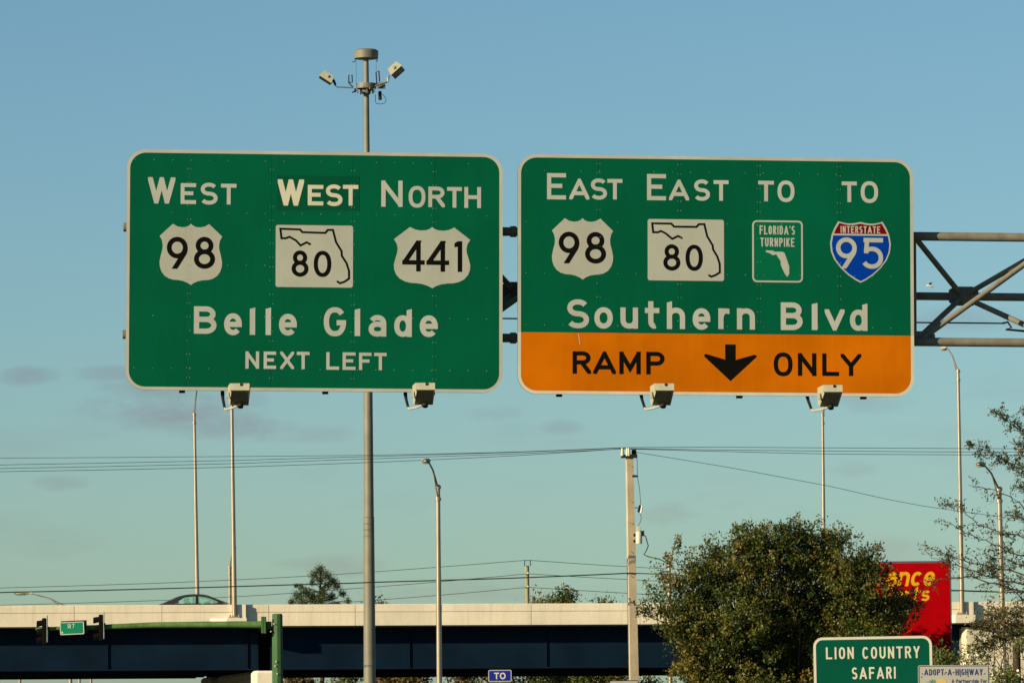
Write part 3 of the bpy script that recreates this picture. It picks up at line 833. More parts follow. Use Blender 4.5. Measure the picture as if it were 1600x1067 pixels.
# ---- left sign
seamsL = (294.7, 424, 550.8, 678.6)
sl, u0, v0, u1, v1, _ = guide_sign('large green overhead sign reading Belle Glade next left, the left one of the pair', (197.2, 785.2, 237.2, 611.3), seamsL)
t_s = .060
letters(SG, sl, [('W', 231.3, 277.3, 274, 318.3)], .080, 'sheet_white')
letters(SG, sl, [('E', 282.3, 286.6, 306.4, 319), ('S', 313.1, 285.9, 340.1, 320), ('T', 345.3, 287.5, 369.6, 319.8)], t_s, 'sheet_white')
pr = SG.rect(433, 275, 561.5, 328.5)
patch = MB().poly(SG, [(pr[0], pr[1]), (pr[2], pr[1]), (pr[2], pr[3]), (pr[0], pr[3])], .0, .003).build('overlay_patch', 'patch_green', sl)
letters(SG, patch, [('W', 433.9, 280.7, 475, 321.6)], .084, 'patch_white', .002, .0055)
letters(SG, patch, [('E', 480.9, 289.3, 505.2, 321.2), ('S', 508.6, 288.6, 535.1, 322.3), ('T', 535.8, 289.3, 559.8, 321.6)], .062, 'patch_white', .002, .0055)
letters(SG, sl, [('N', 595.8, 282.5, 629.1, 323.4)], .068, 'sheet_white')
letters(SG, sl, [('O', 638.5, 290.8, 664.8, 324.8), ('R', 669.3, 292, 695.2, 324), ('T', 698.6, 292.6, 721.7, 324.8), ('H', 725.6, 292.6, 751.6, 325.2)], t_s, 'sheet_white')
sh = shield(sl, US, 249.3, 349.7, 347.1, 445.5, 'shield_white')
letters(SG, sh, [('9', 260.5, 370.2, 293.1, 420.1), ('8', 303, 370.2, 335.8, 420.1)], .074, 'legend_black', .003, .0055, 'numeral')
z1 = lambda p: (180 + p[0] / 4.447, 220 + p[1] / 4.447)
z2 = lambda p: (480 + p[0] / 4.447, 220 + p[1] / 4.447)
fl = [z1(p) for p in ((1358, 722), (1330, 706), (1287, 728), (1255, 693), (1210, 668), (1185, 678), (1155, 678), (1147, 612), (1283, 617), (1300, 636))] + \
     [z2(p) for p in ((125, 641), (143, 620), (178, 620), (200, 705), (238, 768), (240, 800), (272, 850), (290, 905), (290, 958), (258, 980), (226, 990), (206, 975))]
route80(sl, 430.7, 352.2, 551.5, 449, fl, (455.5, 391.4, 481.8, 432.5), (490.1, 392, 517.6, 433))
sh = shield(sl, US, 615.4, 354.9, 734.8, 450.5, 'shield_white')
letters(SG, sh, [('4', 628.4, 375.8, 663.3, 424.2), ('4', 666.2, 376.5, 701.5, 424.6), ('1', 710, 377, 722, 425)], .070, 'legend_black', .003, .0055, 'numeral')
tb = .082
letters(SG, sl, [('B', 303, 478.7, 338.5, 521.6), ('e', 350.2, 489.5, 377.9, 523.7), ('l', 390.3, 480.5, 398.8, 523.2), ('l', 415, 480.5, 423.5, 523.5), ('e', 435.9, 490.4, 463.8, 524.3),
                 ('G', 505.9, 480, 540.7, 525.5), ('l', 554.2, 482, 562.8, 525), ('a', 576, 492.2, 603.7, 525.9), ('d', 616, 482.7, 643.5, 526.4), ('e', 655.9, 492.8, 684, 526.6)], tb, 'sheet_white')
letters(SG, sl, [('N', 383.5, 549, 404.9, 576), ('E', 412, 549.3, 431.4, 576.3), ('X', 437.9, 549.5, 459.5, 576.5), ('T', 463.8, 549.7, 483.6, 576.7),
                 ('L', 509.9, 550.2, 529.9, 577.6), ('E', 535.3, 550.5, 555.6, 577.9), ('F', 561, 551, 580.5, 578), ('T', 584.6, 551.3, 604.1, 578.3)], .050, 'sheet_white')
rivets(sl, u0, v0, u1, v1, seamsL, v0, (257, 338, 419, 499, 580))
uvL = (u0, v0, u1, v1)

# ---- right sign
seamsR = (935, 1061.4, 1185.7, 1311)
sr, u0, v0, u1, v1, vsp = guide_sign('large overhead sign reading Southern Blvd with an orange ramp only band, right of the pair', (809.0, 1427.6, 245.0, 617.6), seamsR, 521.7)
letters(SG, sr, [('E', 854.8, 270.9, 884.4, 311.9), ('E', 1011, 272.3, 1040.7, 313.2)], .066, 'sheet_white')
letters(SG, sr, [('A', 889.6, 279.5, 920.9, 311.9), ('S', 922.7, 279.2, 948.5, 312.3), ('T', 949, 280, 972.6, 311.9),
                 ('A', 1045.2, 281, 1076.7, 313.2), ('S', 1084.1, 280.8, 1109.3, 314), ('T', 1115, 282, 1138.4, 314),
                 ('T', 1184.8, 282.8, 1209.3, 314.8), ('O', 1214.9, 282.4, 1241.4, 316), ('T', 1315.2, 284, 1338.8, 316), ('O', 1344.9, 283.5, 1372, 317.5)], t_s, 'sheet_white')
sh = shield(sr, US, 862.4, 341, 958, 436.9, 'shield_white')
letters(SG, sh, [('9', 872.8, 362.2, 905, 411.7), ('8', 914, 362.6, 946.7, 412)], .074, 'legend_black', .003, .0055, 'numeral')
z5 = lambda p: (790 + p[0] / 4.447, 230 + p[1] / 4.447)
z6 = lambda p: (1120 + p[0] / 4.447, 230 + p[1] / 4.447)
fl = [z5(p) for p in ((1228, 634), (1198, 618), (1157, 638), (1112, 600), (1078, 583), (1058, 592), (1025, 592), (1018, 530), (1150, 532), (1170, 553), (1325, 555), (1343, 536), (1380, 536), (1400, 620), (1438, 683), (1440, 710), (1470, 760), (1487, 810), (1488, 870), (1457, 890), (1427, 900), (1408, 887))]
route80(sr, 1012, 343, 1131.2, 438.7, fl, (1036.2, 381.8, 1062.8, 423), (1071, 382.5, 1098, 423.4))
# turnpike marker
a = SG.rect(1175.3, 344.7, 1254.5, 441.4)
tp = MB().poly(SG, rrect(*a, .075, 6), .0, .003).build('turnpike_marker', 'pike_green', sr)
MB().ring(SG, rrect(*a, .075, 6), rrect(a[0] + .027, a[1] + .027, a[2] - .027, a[3] - .027, .05, 6), .002, .0055).build('marker_border', 'sheet_white', tp)
word(SG, tp, "FLORIDA'S", 1186.8, 353.0, 1242, 366.7, .021, 'sheet_white', .26, .002, .0055)
word(SG, tp, "TURNPIKE", 1188, 371.8, 1241.4, 385.6, .021, 'sheet_white', .26, .002, .0055)
fs_ = [(340, 717), (393, 720), (398, 727), (455, 727), (470, 735), (490, 790), (503, 830), (503, 880), (490, 902), (475, 885), (458, 850), (445, 820), (443, 790), (425, 765), (413, 745), (390, 752), (362, 735), (342, 730)]
MB().poly(SG, [SG.uv(*z6(p)) for p in fs_], .002, .0055).build('state_shape', 'sheet_white', tp)
# interstate shield
sh = shield(sr, IS, 1297, 346.3, 1392, 442, 'sheet_white')
a = SG.rect(1297, 346.3, 1392, 442)
cu, cv = (a[0] + a[2]) / 2, (a[1] + a[3]) / 2
ins = [(cu + (x - .5) * (a[2] - a[0]) * .945, cv - (y - .5) * (a[3] - a[1]) * .945) for x, y in IS]
vr = SG.uv(1344, 365.6)[1]; vbq = SG.uv(1344, 368.4)[1]
MB().poly(SG, clip_half(ins, 1, vr, 1), .003, .0050).build('red_band', 'shield_red', sh)
MB().poly(SG, clip_half(ins, 1, vbq, -1), .003, .0050).build('blue_field', 'shield_blue', sh)
word(SG, sh, 'INTERSTATE', 1313.4, 353.7, 1375.2, 364.6, .018, 'sheet_white', .28, .004, .0070)
letters(SG, sh, [('9', 1306.2, 371.2, 1338.6, 419.6), ('5', 1347.8, 372, 1379.7, 420.2)], .070, 'sheet_white', .004, .0070, 'numeral')
letters(SG, sr, [('S', 885.6, 467.7, 920.4, 513), ('o', 928.7, 480, 957.5, 513.5), ('u', 969.4, 480.5, 996.9, 513.5), ('t', 1007.7, 470.8, 1030.2, 513.5), ('h', 1042, 470.8, 1070.4, 514.2), ('e', 1082.3, 481.6, 1109.8, 515.3),
                 ('r', 1122.4, 481.8, 1139.8, 514.2), ('n', 1151.5, 481.8, 1179.6, 514.9), ('B', 1220, 472.6, 1254.2, 515.8), ('l', 1268.4, 473.3, 1277.4, 515.6), ('v', 1288.7, 483.4, 1319.7, 516.5), ('d', 1328, 474.2, 1355.4, 517)], tb, 'sheet_white')
letters(SG, sr, [('R', 894.6, 548.8, 923, 583.9), ('A', 926.7, 549, 962, 584.2), ('M', 967.6, 549.3, 1000.7, 584.5), ('P', 1009.7, 549.7, 1038, 585),
                 ('O', 1208.8, 550.6, 1238, 587.7), ('N', 1246.6, 551.8, 1275.2, 587.3), ('L', 1284.6, 552.2, 1310.5, 587.3), ('Y', 1313.4, 552.9, 1345.5, 587.3)], .066, 'legend_black', .002, .0055)
ar = [(1133, 538), (1149.2, 538.2), (1149.2, 562.5), (1178, 554.3), (1181.5, 555), (1182, 557.6), (1141.2, 595.2), (1100.3, 557), (1100.6, 553.8), (1103.5, 552.9), (1133, 561.8)]
MB().poly(SG, [SG.uv(*p) for p in ar], .002, .0055).build('down_arrow', 'legend_black', sr)
path(SG, sr, [(903.5, 521), (905, 529), (906, 538.5)], .008, 'border_new', .002, .0045, 'scratch')
rivets(sr, u0, v0, u1, v1, seamsR, vsp, (266, 346, 426, 507))
uvR = (u0, v0, u1, v1)

# mounting beams behind each sign: vertical posts clamped to the chords, ends just below the lower edge
def beams(s, uv, pxs):
    for x, y in pxs:
        u = SG.uv(x, y)[0]
        MB().box(SG.P(u, (uv[1] - .035 + uv[3]) / 2, -.12), .045, .055, (uv[3] - uv[1] - .0) / 2 - .0 + .015, (SG.x, SG.n, SG.z)).build('mounting_beam', 'dark_metal', s)
beams(sl, uvL, [(285, 611), (509, 612), (676, 613)])
beams(sr, uvR, [(875, 616), (1157, 618), (1351, 619)])

# ---- sign luminaires
def luminaire(px, py, label):
    u, v = SG.uv(px, py)            # centre of the upper edge of the housing as seen
    y = math.radians(-5.0)
    wc = .80
    k = 1 - wc / 80
    u *= k
    X = (SG.x * math.cos(y) - SG.n * math.sin(y)).normalized()
    N = (SG.n * math.cos(y) + SG.x * math.sin(y)).normalized()
    o = SG.P(u, v, wc)
    L = thing('sign_luminaire', label, 'lamp', o, 'floodlights under the overhead signs')
    def Q(a, b, c): return o + X * a + SG.z * b + N * c
    h = .150
    prof = [(-.28, -.01), (.25, 0), (.29, -.11), (.24, -.125), (-.26, -.305), (-.31, -.28)]
    n = len(prof)
    m_ = MB()
    vs_ = [Q(-h - {0: .05, 1: .0, 2: .0, 3: -.02, 4: .015, 5: .04}[i], b, c) for i, (c, b) in enumerate(prof)] + [Q(h - (.0 if i in (0, 1, 2) else .03), b, c) for i, (c, b) in enumerate(prof)]
    m_.add(vs_, [tuple(range(n)), tuple(range(2 * n - 1, n - 1, -1))] + [(i, i + n, (i + 1) % n + n, (i + 1) % n) for i in range(n) if i != 3])
    m_.build('housing', 'lamp_beige', L)
    m_ = MB()
    m_.add([vs_[3], vs_[4], vs_[4 + n], vs_[3 + n]], [(0, 1, 2, 3)])
    m_.build('shaded_underside', 'lamp_under', L)  # bottom face of the housing, its shade painted in
    MB().box(Q(.02, -.02, .262), .014, .014, .02, (X, N, SG.z)).build('latch', 'dark_metal', L)
    MB().box(Q(-h - .045, -.16, 0), .014, .05, .05, (X, N, SG.z)).build('ballast_cap', 'lamp_beige', L)
    # knuckle, arm and conduit back to the truss
    MB().tube([Q(.0, -.30, -.14), Q(.0, -.345, -.12)], .045, 12).build('knuckle', 'dark_metal', L)
    MB().tube([Q(-.05, -.325, -.12), Q(-.13, -.345, -.28), Q(-.235, -.35, -.55), Q(-.265, -.325, -.66)], .018, 10).build('arm', 'lamp_beige', L)
    MB().tube([Q(-.265, -.32, -.66), Q(-.30, -.17, -.86), Q(-.31, -.10, -.93), Q(-.315, .15, -.95)], [.022, .024, .03, .03], 10).build('conduit', 'conduit', L)  # black tube: the sign's shadow is in its colour
luminaire(367, 606.3, 'beige floodlight box under the left half of the Belle Glade sign')
luminaire(656, 605.5, 'beige floodlight box under the right half of the Belle Glade sign')
luminaire(1028.5, 606.5, 'beige floodlight box under the orange band left of the arrow')
luminaire(1291, 608.8, 'beige floodlight box under the word only on the orange band')

# ================================================================== POLES
def lathe_pole(mb, p0, p1, r0, r1, n=20): mb.tube([p0, p1], [r0, r1], n)

# ---- high mast light
HD = 213.0
top = at(571.5, 90, HD)
base = ground_below(at(579, 1067, HD)); base.x = at(576.6, 900, HD).x
hs = HD / FPX
def hp(px, py, dy=0.0): return at(px, py, HD + dy)
hm = thing('high_mast_light', 'very tall galvanized mast with lamp ring rising behind the Belle Glade sign', 'light pole', base)
mt = Vector((base.x + .02, base.y, top.z - .02))
cuts = [0, .36, .70, 1]
for i in range(3):
    p, q_ = base.lerp(mt, cuts[i]), base.lerp(mt, cuts[i + 1] + (.008 if i < 2 else 0))
    ra, rb = [(.27, .222), (.212, .165), (.155, .105)][i]
    MB().tube([p, q_], [ra, rb], 24).build('shaft', 'mast_galv', hm)
MB().box(base + Vector((0, 0, .05)), .5, .5, .05).build('base_plate', 'mast_galv', hm)
ax = mt.x
tz = top.z + .26
def hz(py): return at(571.5, py, HD).z
c = Vector((ax, HD, 0))
def disc(name, z0, z1, r0, r1, m): 
    return MB().tube([Vector((ax, base.y, z0)), Vector((ax, base.y, z1))], [r0, r1], 28).build(name, m, hm)
d = disc('top_drum', hz(92), hz(80.5), .50, .52, 'mast_galv')
MB().tube([Vector((ax, base.y, hz(80.5))), Vector((ax, base.y, hz(78)))], [.52, .42], 28).build('drum_lid', 'mast_galv', d)
for sx in (-1, 1):
    x = ax + sx * .46
    MB().tube([(x, base.y - .1, hz(92)), (x, base.y - .1, hz(97)), (x - .12 if sx < 0 else x + .02, base.y - .1, hz(97.5))], .018, 6).build('drum_hook', 'dark_metal', d)
    MB().tube([(ax + sx * .42, base.y - .05, hz(94)), (ax + sx * .42, base.y - .05, hz(132))], .006, 5).build('hoist_cable', 'wire', hm)
MB().ring(Plane(Vector((ax, base.y, 0))), [(0, 0)], [(0, 0)], 0, 0) if False else None
# lowering ring
ringm = MB()
N_ = 28
for (ra, z0, z1) in ((.42, hz(139), hz(131)),):
    vo = []
    for z in (z0, z1):
        for k in range(N_):
            a = 2 * math.pi * k / N_
            vo.append((ax + ra * math.cos(a), base.y + ra * math.sin(a), z))
    for z in (z0, z1):
        for k in range(N_):
            a = 2 * math.pi * k / N_
            vo.append((ax + (ra - .04) * math.cos(a), base.y + (ra - .04) * math.sin(a), z))
    fs = []
    for k in range(N_):
        j = (k + 1) % N_
        fs += [(k, j, N_ + j, N_ + k), (2 * N_ + k, 3 * N_ + k, 3 * N_ + j, 2 * N_ + j), (k, 2 * N_ + k, 2 * N_ + j, j), (N_ + k, N_ + j, 3 * N_ + j, 3 * N_ + k)]
    ringm.add(vo, fs)
ringm.build('lowering_ring', 'mast_galv', hm)
disc('ring_hub', hz(147.5), hz(141.5), .17, .20, 'mast_galv')
for k in range(6):
    a = k * math.pi / 3 + .3
    MB().tube([(ax + .13 * math.cos(a), base.y + .13 * math.sin(a), hz(143)), (ax + .42 * math.cos(a), base.y + .42 * math.sin(a), hz(137))], .03, 8).build('ring_spoke', 'dark_metal', hm)
for k, (dx, dz) in enumerate(((-.36, 147), (-.22, 149), (.02, 147), (.28, 148), (.34, 146), (-.46, 146))):
    MB().box((ax + dx, base.y - .3, hz(dz - 3)), .035, .05, .08).build('ring_clamp', ('mast_galv', 'dark_metal')[k % 2], hm)
def flood(cx_, cy_, ang, tiltdark, side):
    P = hp(cx_, cy_, -.4)
    a = R(ang)
    X = Vector((math.cos(a), 0, math.sin(a))); Z = Vector((-math.sin(a), 0, math.cos(a)))
    Y = Vector((0, 1, 0))
    m_ = MB()
    m_.box8([P + X * sx * .30 * f + Z * -.15 + Y * sy * .2 * f for f in (1,) for sx, sy in ((-1, -1), (1, -1), (1, 1), (-1, 1))] +
            [P + X * sx * .24 + Z * .15 + Y * sy * .15 for sx, sy in ((-1, -1), (1, -1), (1, 1), (-1, 1))])
    f_ = m_.build('floodlight', 'lamp_beige', hm)
    m_ = MB().box(P - Z * (.15 + tiltdark), .27, .18, tiltdark, (X, Y, Z))  # dark slab: lens face plus underside shade put into the colour
    m_.build('visor', 'dark_metal', f_)
    MB().box(P + X * .0 * side + Z * .02 - Y * .2, .05, .03, .05, (X, Y, Z)).build('gear_box', 'lamp_beige', f_)
flood(511.5, 120.5, -33, .035, -1)
flood(616, 107, 42, .10, 1)
def arm(pts, r, m='mast_galv', name='flood_arm'):
    MB().tube([hp(*p) for p in pts], r, 8).build(name, m, hm)
arm([(520, 126, -.4), (524, 134, -.4), (527, 136.5, -.4), (552, 137.5, -.35)], .030)
arm([(608, 118, -.4), (606, 128, -.4), (586, 135, -.45)], .034)
arm([(521, 125, -.41), (524, 133, -.41)], .05, 'dark_metal')
arm([(606, 121, -.41), (606.5, 128, -.41)], .045, 'lamp_beige')
for pts in ([(552, 137, -.3), (545, 130, -.3), (545, 118, -.3), (550, 117.5, -.3), (550.5, 129, -.3), (546, 129, -.3)], [(589, 134, -.2), (587.5, 114, -.2), (592, 111, -.2), (593, 128, -.2)], [(550, 145, -.3), (558, 141, -.3)], [(595, 139, -.3), (599, 130, -.3)]):
    arm(pts, .026, 'dark_metal', 'ring_bracket')
MB().tube([hp(594, 156.5, -.1), hp(593.5, 143, -.1)], .075, 10).build('hoist_motor', 'dark_metal', hm)
lp = [hp(597, 147, -.1), hp(601.5, 152, -.1), hp(603.5, 157, -.1), hp(601, 161.5, -.1), hp(595, 163, -.1), hp(588, 162, -.1), hp(586.5, 159, -.1), hp(586.5, 148, -.1)]
MB().tube(lp, .013, 6).build('hanging_cable', 'wire', hm)
MB().box(hp(596, 134, -.2), .16, .12, .12).build('junction_box', 'mast_galv', hm)

# ---- street lights
def street_light(base, top, tip, label, r0, r1, m='pole_alu', head=.33, group='street lights', foot=True, low=.55):
    s = thing('street_light', label, 'street light', base, group)
    MB().tube([base, top], [r0, r1], 18).build('pole', m, s)
    d = (tip - top)
    hd = Vector((d.x, d.y, 0)).normalized()
    el = tip - hd * .18 - Vector((0, 0, .02))
    up = MB().tube([top - Vector((0, 0, .12)), top + (el - top) * .55 + Vector((0, 0, d.z * .10)), el, tip], [.042, .038, .034, .034], 10).build('bracket_arm', m, s)
    lo = top - Vector((0, 0, low))
    MB().tube([lo, top + (el - top) * .48 + Vector((0, 0, d.z * .05))], .024, 8).build('arm_brace', m, s)
    for z in (top - Vector((0, 0, .10)), lo):
        MB().tube([z - Vector((0, 0, .06)), z + Vector((0, 0, .06))], r1 * 1.45, 14).build('clamp_collar', m, s)
    # cobra head
    X = hd; Y = Vector((-hd.y, hd.x, 0)); Z = Vector((0, 0, 1))
    st = [(-.18, .05, .05, .0), (.0, .09, .08, .0), (.22, .16, .11, .0), (.50, .15, .09, -.01), (.66, .07, .04, -.02)]
    n = 12
    vs_, fs = [], []
    for x, w, h, dz in st:
        for k in range(n):
            a = 2 * math.pi * k / n
            zz = math.sin(a) * h
            if zz < 0: zz *= .55
            vs_.append(tip + X * x * head / .33 + Y * math.cos(a) * w * head / .33 + Z * (zz + dz) * head / .33)
    for i in range(len(st) - 1):
        for k in range(n):
            fs.append((i * n + k, i * n + (k + 1) % n, (i + 1) * n + (k + 1) % n, (i + 1) * n + k))
    fs += [tuple(range(n)), tuple(range(5 * n - 1, 4 * n - 1, -1))]
    m_ = MB(); m_.add(vs_, fs, True)
    hd_ = m_.build('lamp_head', 'lamp_beige', s)
    m_ = MB().box(tip + X * .33 * head / .33 - Z * .075 * head / .33, .2 * head / .33, .11 * head / .33, .03, (X, Y, Z))
    m_.build('lens', 'lamp_under', hd_)
    if foot:
        MB().box(base + Vector((0, 0, .03)), r0 * 2.1, r0 * 2.1, .03).build('base_plate', m, s)
        for k in range(4):
            a = math.pi / 4 + k * math.pi / 2
            MB().tube([base + Vector((math.cos(a) * r0 * 2.3, math.sin(a) * r0 * 2.3, .05)), base + Vector((math.cos(a) * r0 * 2.3, math.sin(a) * r0 * 2.3, .16))], .03, 6).build('anchor_nut', m, s)
    return s

def vpole(px, pytop, D, zb=0.0, lean=0.0):
    t = at(px, pytop, D)
    return Vector((t.x + lean, t.y, zb)), t
G1 = 'street lights on roads below and on the overpass'
# foreground roads
b, t = vpole(684.2, 757, 195); street_light(b, t, at(668.5, 720.5, 193.2), 'grey street light between the tall mast and the concrete utility pole', .12, .085, group=G1)
b, t = vpole(1561, 760, 195, lean=.12); street_light(b, t, at(1536, 725.5, 193.2), 'street light behind the bare branches at the far right edge', .12, .09, group=G1)
# on the overpass
def on_bridge(px, py, w):
    return BR.P(BR.uv(px, py)[0], 0, w)
def bridge_light(px_b, px_t, pytop, w, tip_px, tip_py, tip_dw, label, zb, r0=.13, r1=.075):
    p = on_bridge(px_b, 960, w)
    D = p.y
    b = Vector((at(px_b, 960, D).x, D, zb))
    t = at(px_t, pytop, D)
    tip = at(tip_px, tip_py, D + tip_dw)
    street_light(b, t, tip, label, r0, r1, group=G1)
bridge_light(366.5, 361.5, 585, .33, 372, 553, 2.0, 'light pole on the overpass pedestal below the left floodlight', pil1[1])
bridge_light(1503.3, 1497, 577, .33, 1478, 543.5, 1.8, 'tall light pole on the overpass just right of the red sign', pil2[1])
bridge_light(309, 303.5, 645, -24, 308.5, 606, -2.2, 'light pole behind the grey car on the overpass', zdeck)
bridge_light(1288, 1285.3, 646, -24, 1293, 622, -2.2, 'light pole rising behind the bushy tree top', zdeck)
# farther off
b, t = vpole(359, 884, 360); street_light(b, t, at(365, 856, 357.5), 'distant light pole just left of the overpass pedestal pole', .15, .11, group=G1)
b, t = vpole(1045.5, 882, 300); street_light(b, t, at(1059, 841, 297.5), 'small light pole among the left branches of the bushy tree', .15, .10, group=G1)
b, t = vpole(110, 947, 330); street_light(b, t, at(44, 926.5, 330), 'far lamp with a long arm low at the left edge', .14, .10, group=G1, head=.45)

# ---- utility poles and wires
UD = 200.0
ub_, ut_ = vpole(983.4, 712, UD, lean=.11)
up = thing('utility_pole', 'square concrete utility pole with transformer left of the bushy tree', 'utility pole', ub_)
X, Y, Z = Vector((1, 0, 0)), Vector((0, 1, 0)), Vector((0, 0, 1))
def taper(mb, p0, p1, h0, h1, rot):
    a = R(rot)
    ux, uy = Vector((math.cos(a), math.sin(a), 0)), Vector((-math.sin(a), math.cos(a), 0))
    q4 = [(-1, -1), (1, -1), (1, 1), (-1, 1)]
    return mb.box8([p0 + (ux * x + uy * y) * h0 for x, y in q4] + [p1 + (ux * x + uy * y) * h1 for x, y in q4])
taper(MB(), ub_, ut_, .185, .130, 12).build('pole', 'concrete_pole', up)
def U(px, py, dy=0.0): return at(px, py, UD + dy)
MB().box(U(983, 712.5, -.15), .32, .05, .07).build('crossarm', 'dark_metal', up)
MB().box(U(990.5, 708, .1), .09, .09, .14).build('bracket_box', 'dark_metal', up)
for x in (972.5, 980, 982.5):
    MB().tube([U(x, 712, -.16), U(x, 706, -.16), U(x, 700, -.16)], [.075, .065, .05], 10).build('insulator', 'insulator', up)
MB().tube([U(988, 743.6, -.1), U(997, 743.8, -.1)], [.05, .035], 8).build('side_insulator', 'dark_metal', up)
MB().tube([U(989, 793, -.05), U(996.5, 793, -.05)], .02, 6).build('cutout_bracket', 'dark_metal', up)
cu_ = MB().tube([U(997.5, 800, -.1), U(1000, 789, -.1)], .05, 10).build('fuse_cutout', 'dark_metal', up)
MB().tube([U(1001.5, 801.5, -.12), U(1003.5, 790, -.12)], .035, 8).build('fuse_tube', 'porcelain', cu_)
tr = MB().tube([U(998.3, 849, -.25), U(998.3, 831, -.25), U(998.3, 830, -.25)], [.125, .125, .09], 20).build('transformer', 'transformer', up)
for x in (996, 998.8):
    MB().tube([U(x, 831, -.27), U(x + .2, 822, -.27)], .03, 8).build('bushing', 'insulator', tr)
MB().box(U(1003, 833, -.2), .09, .1, .10).build('bushing_box', 'dark_metal', tr)
for y in (835.5, 845): MB().box(U(992.2, y, -.1), .06, .06, .05).build('hanger', 'dark_metal', up)
for y in (727, 783, 817, 862, 900, 940): MB().box(U(984.5 + (y - 727) * .012, y, -.19), .012, .008, .015).build('bolt', 'dark_metal', up)
def upw(pts, r=.011): MB().tube([U(x, y, -.2) for x, y in pts], r, 5).build('drop_lead', 'wire', up)
upw([(994, 706), (995.5, 720), (996, 745), (999.5, 765), (1001, 788)])
upw([(1000, 801), (1002, 808), (1001, 815), (997, 821)])
upw([(1005, 835), (1009, 838), (1011, 846), (1013, 852), (1010, 860), (1006, 866), (1012, 869), (1030, 873), (1046, 881)], .02)

u2b, u2t = vpole(823.6, 883.5, 320)
u2 = thing('utility_pole', 'thin greenish wooden pole standing behind the middle of the overpass', 'utility pole', u2b)
MB().tube([u2b, u2t], [.19, .12], 12).build('pole', 'wood_pole', u2)
def U2(px, py, dy=-.2): return at(px, py, 320 + dy)
for x in (819.8, 828.6): MB().tube([U2(x, 884), U2(x, 875)], .03, 6).build('top_bracket', 'dark_metal', u2)
MB().tube([U2(819.8, 875.2), U2(828.6, 875.2)], .022, 6).build('top_crossbar', 'dark_metal', u2)
for y in (896, 917): MB().tube([U2(825, y + 1), U2(825.5, y - 2)], .06, 8).build('insulator', 'porcelain', u2)

def wire(pts, label, r, D0, D1, sag=0.0, group='overhead wires'):
    """pts in photograph pixels from left to right; depth runs D0 to D1"""
    xs = [p[0] for p in pts]
    n = 26
    P = []
    for k in range(n + 1):
        x = xs[0] + (xs[-1] - xs[0]) * k / n
        for i in range(len(pts) - 1):
            if pts[i][0] <= x <= pts[i + 1][0] + 1e-6:
                f = (x - pts[i][0]) / (pts[i + 1][0] - pts[i][0])
                # smooth through the points (Catmull-Rom)
                y0 = pts[i - 1][1] if i > 0 else 2 * pts[i][1] - pts[i + 1][1]
                y1, y2 = pts[i][1], pts[i + 1][1]
                y3 = pts[i + 2][1] if i + 2 < len(pts) else 2 * y2 - y1
                y = .5 * (2 * y1 + (y2 - y0) * f + (2 * y0 - 5 * y1 + 4 * y2 - y3) * f * f + (3 * y1 - y0 - 3 * y2 + y3) * f ** 3)
                break
        P.append(at(x, y, D0 + (D1 - D0) * k / n))
    m_ = MB().tube(P, r, 5)
    o = m_.build('overhead_wire', 'wire', None, P[n // 2])
    tag(o, label, 'wire', group)
wr = .011
wire([(-90, 716), (0, 715.5), (300, 713.5), (570, 711), (800, 706), (978, 699)], 'topmost wire left of the concrete utility pole', .010, 214, UD - .16)
wire([(-90, 729), (0, 726), (350, 719.5), (600, 712.5), (800, 706.5), (981, 699.5)], 'second wire from the top left of the concrete utility pole', wr, 213.5, UD - .16)
wire([(-90, 734), (0, 731.5), (350, 724.5), (600, 716), (800, 709), (980, 701)], 'third wire from the top left of the concrete utility pole', wr, 213, UD - .16)
wire([(-90, 739), (0, 736.5), (350, 730), (600, 721.5), (800, 712), (972.5, 701)], 'fourth wire from the top left of the concrete utility pole', wr, 212.5, UD - .16)
wire([(981, 699), (1100, 698.5), (1300, 699.5), (1500, 700.5), (1700, 701)], 'upper of three level wires right of the concrete utility pole', wr, UD - .16, 196)
wire([(980, 700.5), (1100, 702.5), (1300, 704.5), (1500, 705.8), (1700, 706)], 'middle of three level wires right of the concrete utility pole', wr, UD - .16, 196.5)
wire([(972.5, 701), (1100, 704.5), (1300, 709), (1500, 710.3), (1700, 711.5)], 'lowest of three level wires right of the concrete utility pole', wr, UD - .16, 197)
wire([(992, 706), (1150, 732), (1300, 760), (1420, 786), (1510, 800), (1640, 818)], 'thin single wire sloping down to the right above the bushy tree', .010, UD, 196)
wire([(-60, 921), (0, 918), (240, 911), (400, 904), (540, 896), (680, 886), (820, 875)], 'top wire running to the wooden pole over the overpass', .017, 330, 319.8)
wire([(-60, 927), (0, 925), (240, 919.5), (540, 911), (680, 906.5), (820, 902), (985, 895)], 'thick dark wire crossing low to the concrete utility pole', .024, 210, UD - .2)
wire([(-60, 948), (0, 945), (240, 938), (400, 930), (540, 920), (680, 909), (825, 896)], 'middle wire running to the wooden pole over the overpass', .017, 331, 319.7)
wire([(400, 953), (550, 940), (680, 930), (825, 917)], 'lowest wire running to the wooden pole over the overpass', .017, 331, 319.7)
wire([(828, 875), (985, 885), (1060, 889), (1300, 897), (1640, 905)], 'top wire right of the wooden pole over the overpass', .017, 319.8, 325)
wire([(825, 896), (985, 905), (1060, 909), (1300, 918), (1640, 927)], 'middle wire right of the wooden pole over the overpass', .017, 319.7, 325)
wire([(825, 917), (977, 926), (1060, 931), (1300, 939), (1640, 944)], 'lowest wire right of the wooden pole over the overpass', .017, 319.7, 325)
wire([(985, 895), (1060, 898), (1200, 906), (1400, 918), (1640, 927)], 'dark wire entering the bushy tree from the concrete utility pole', .020, UD - .2, 198)

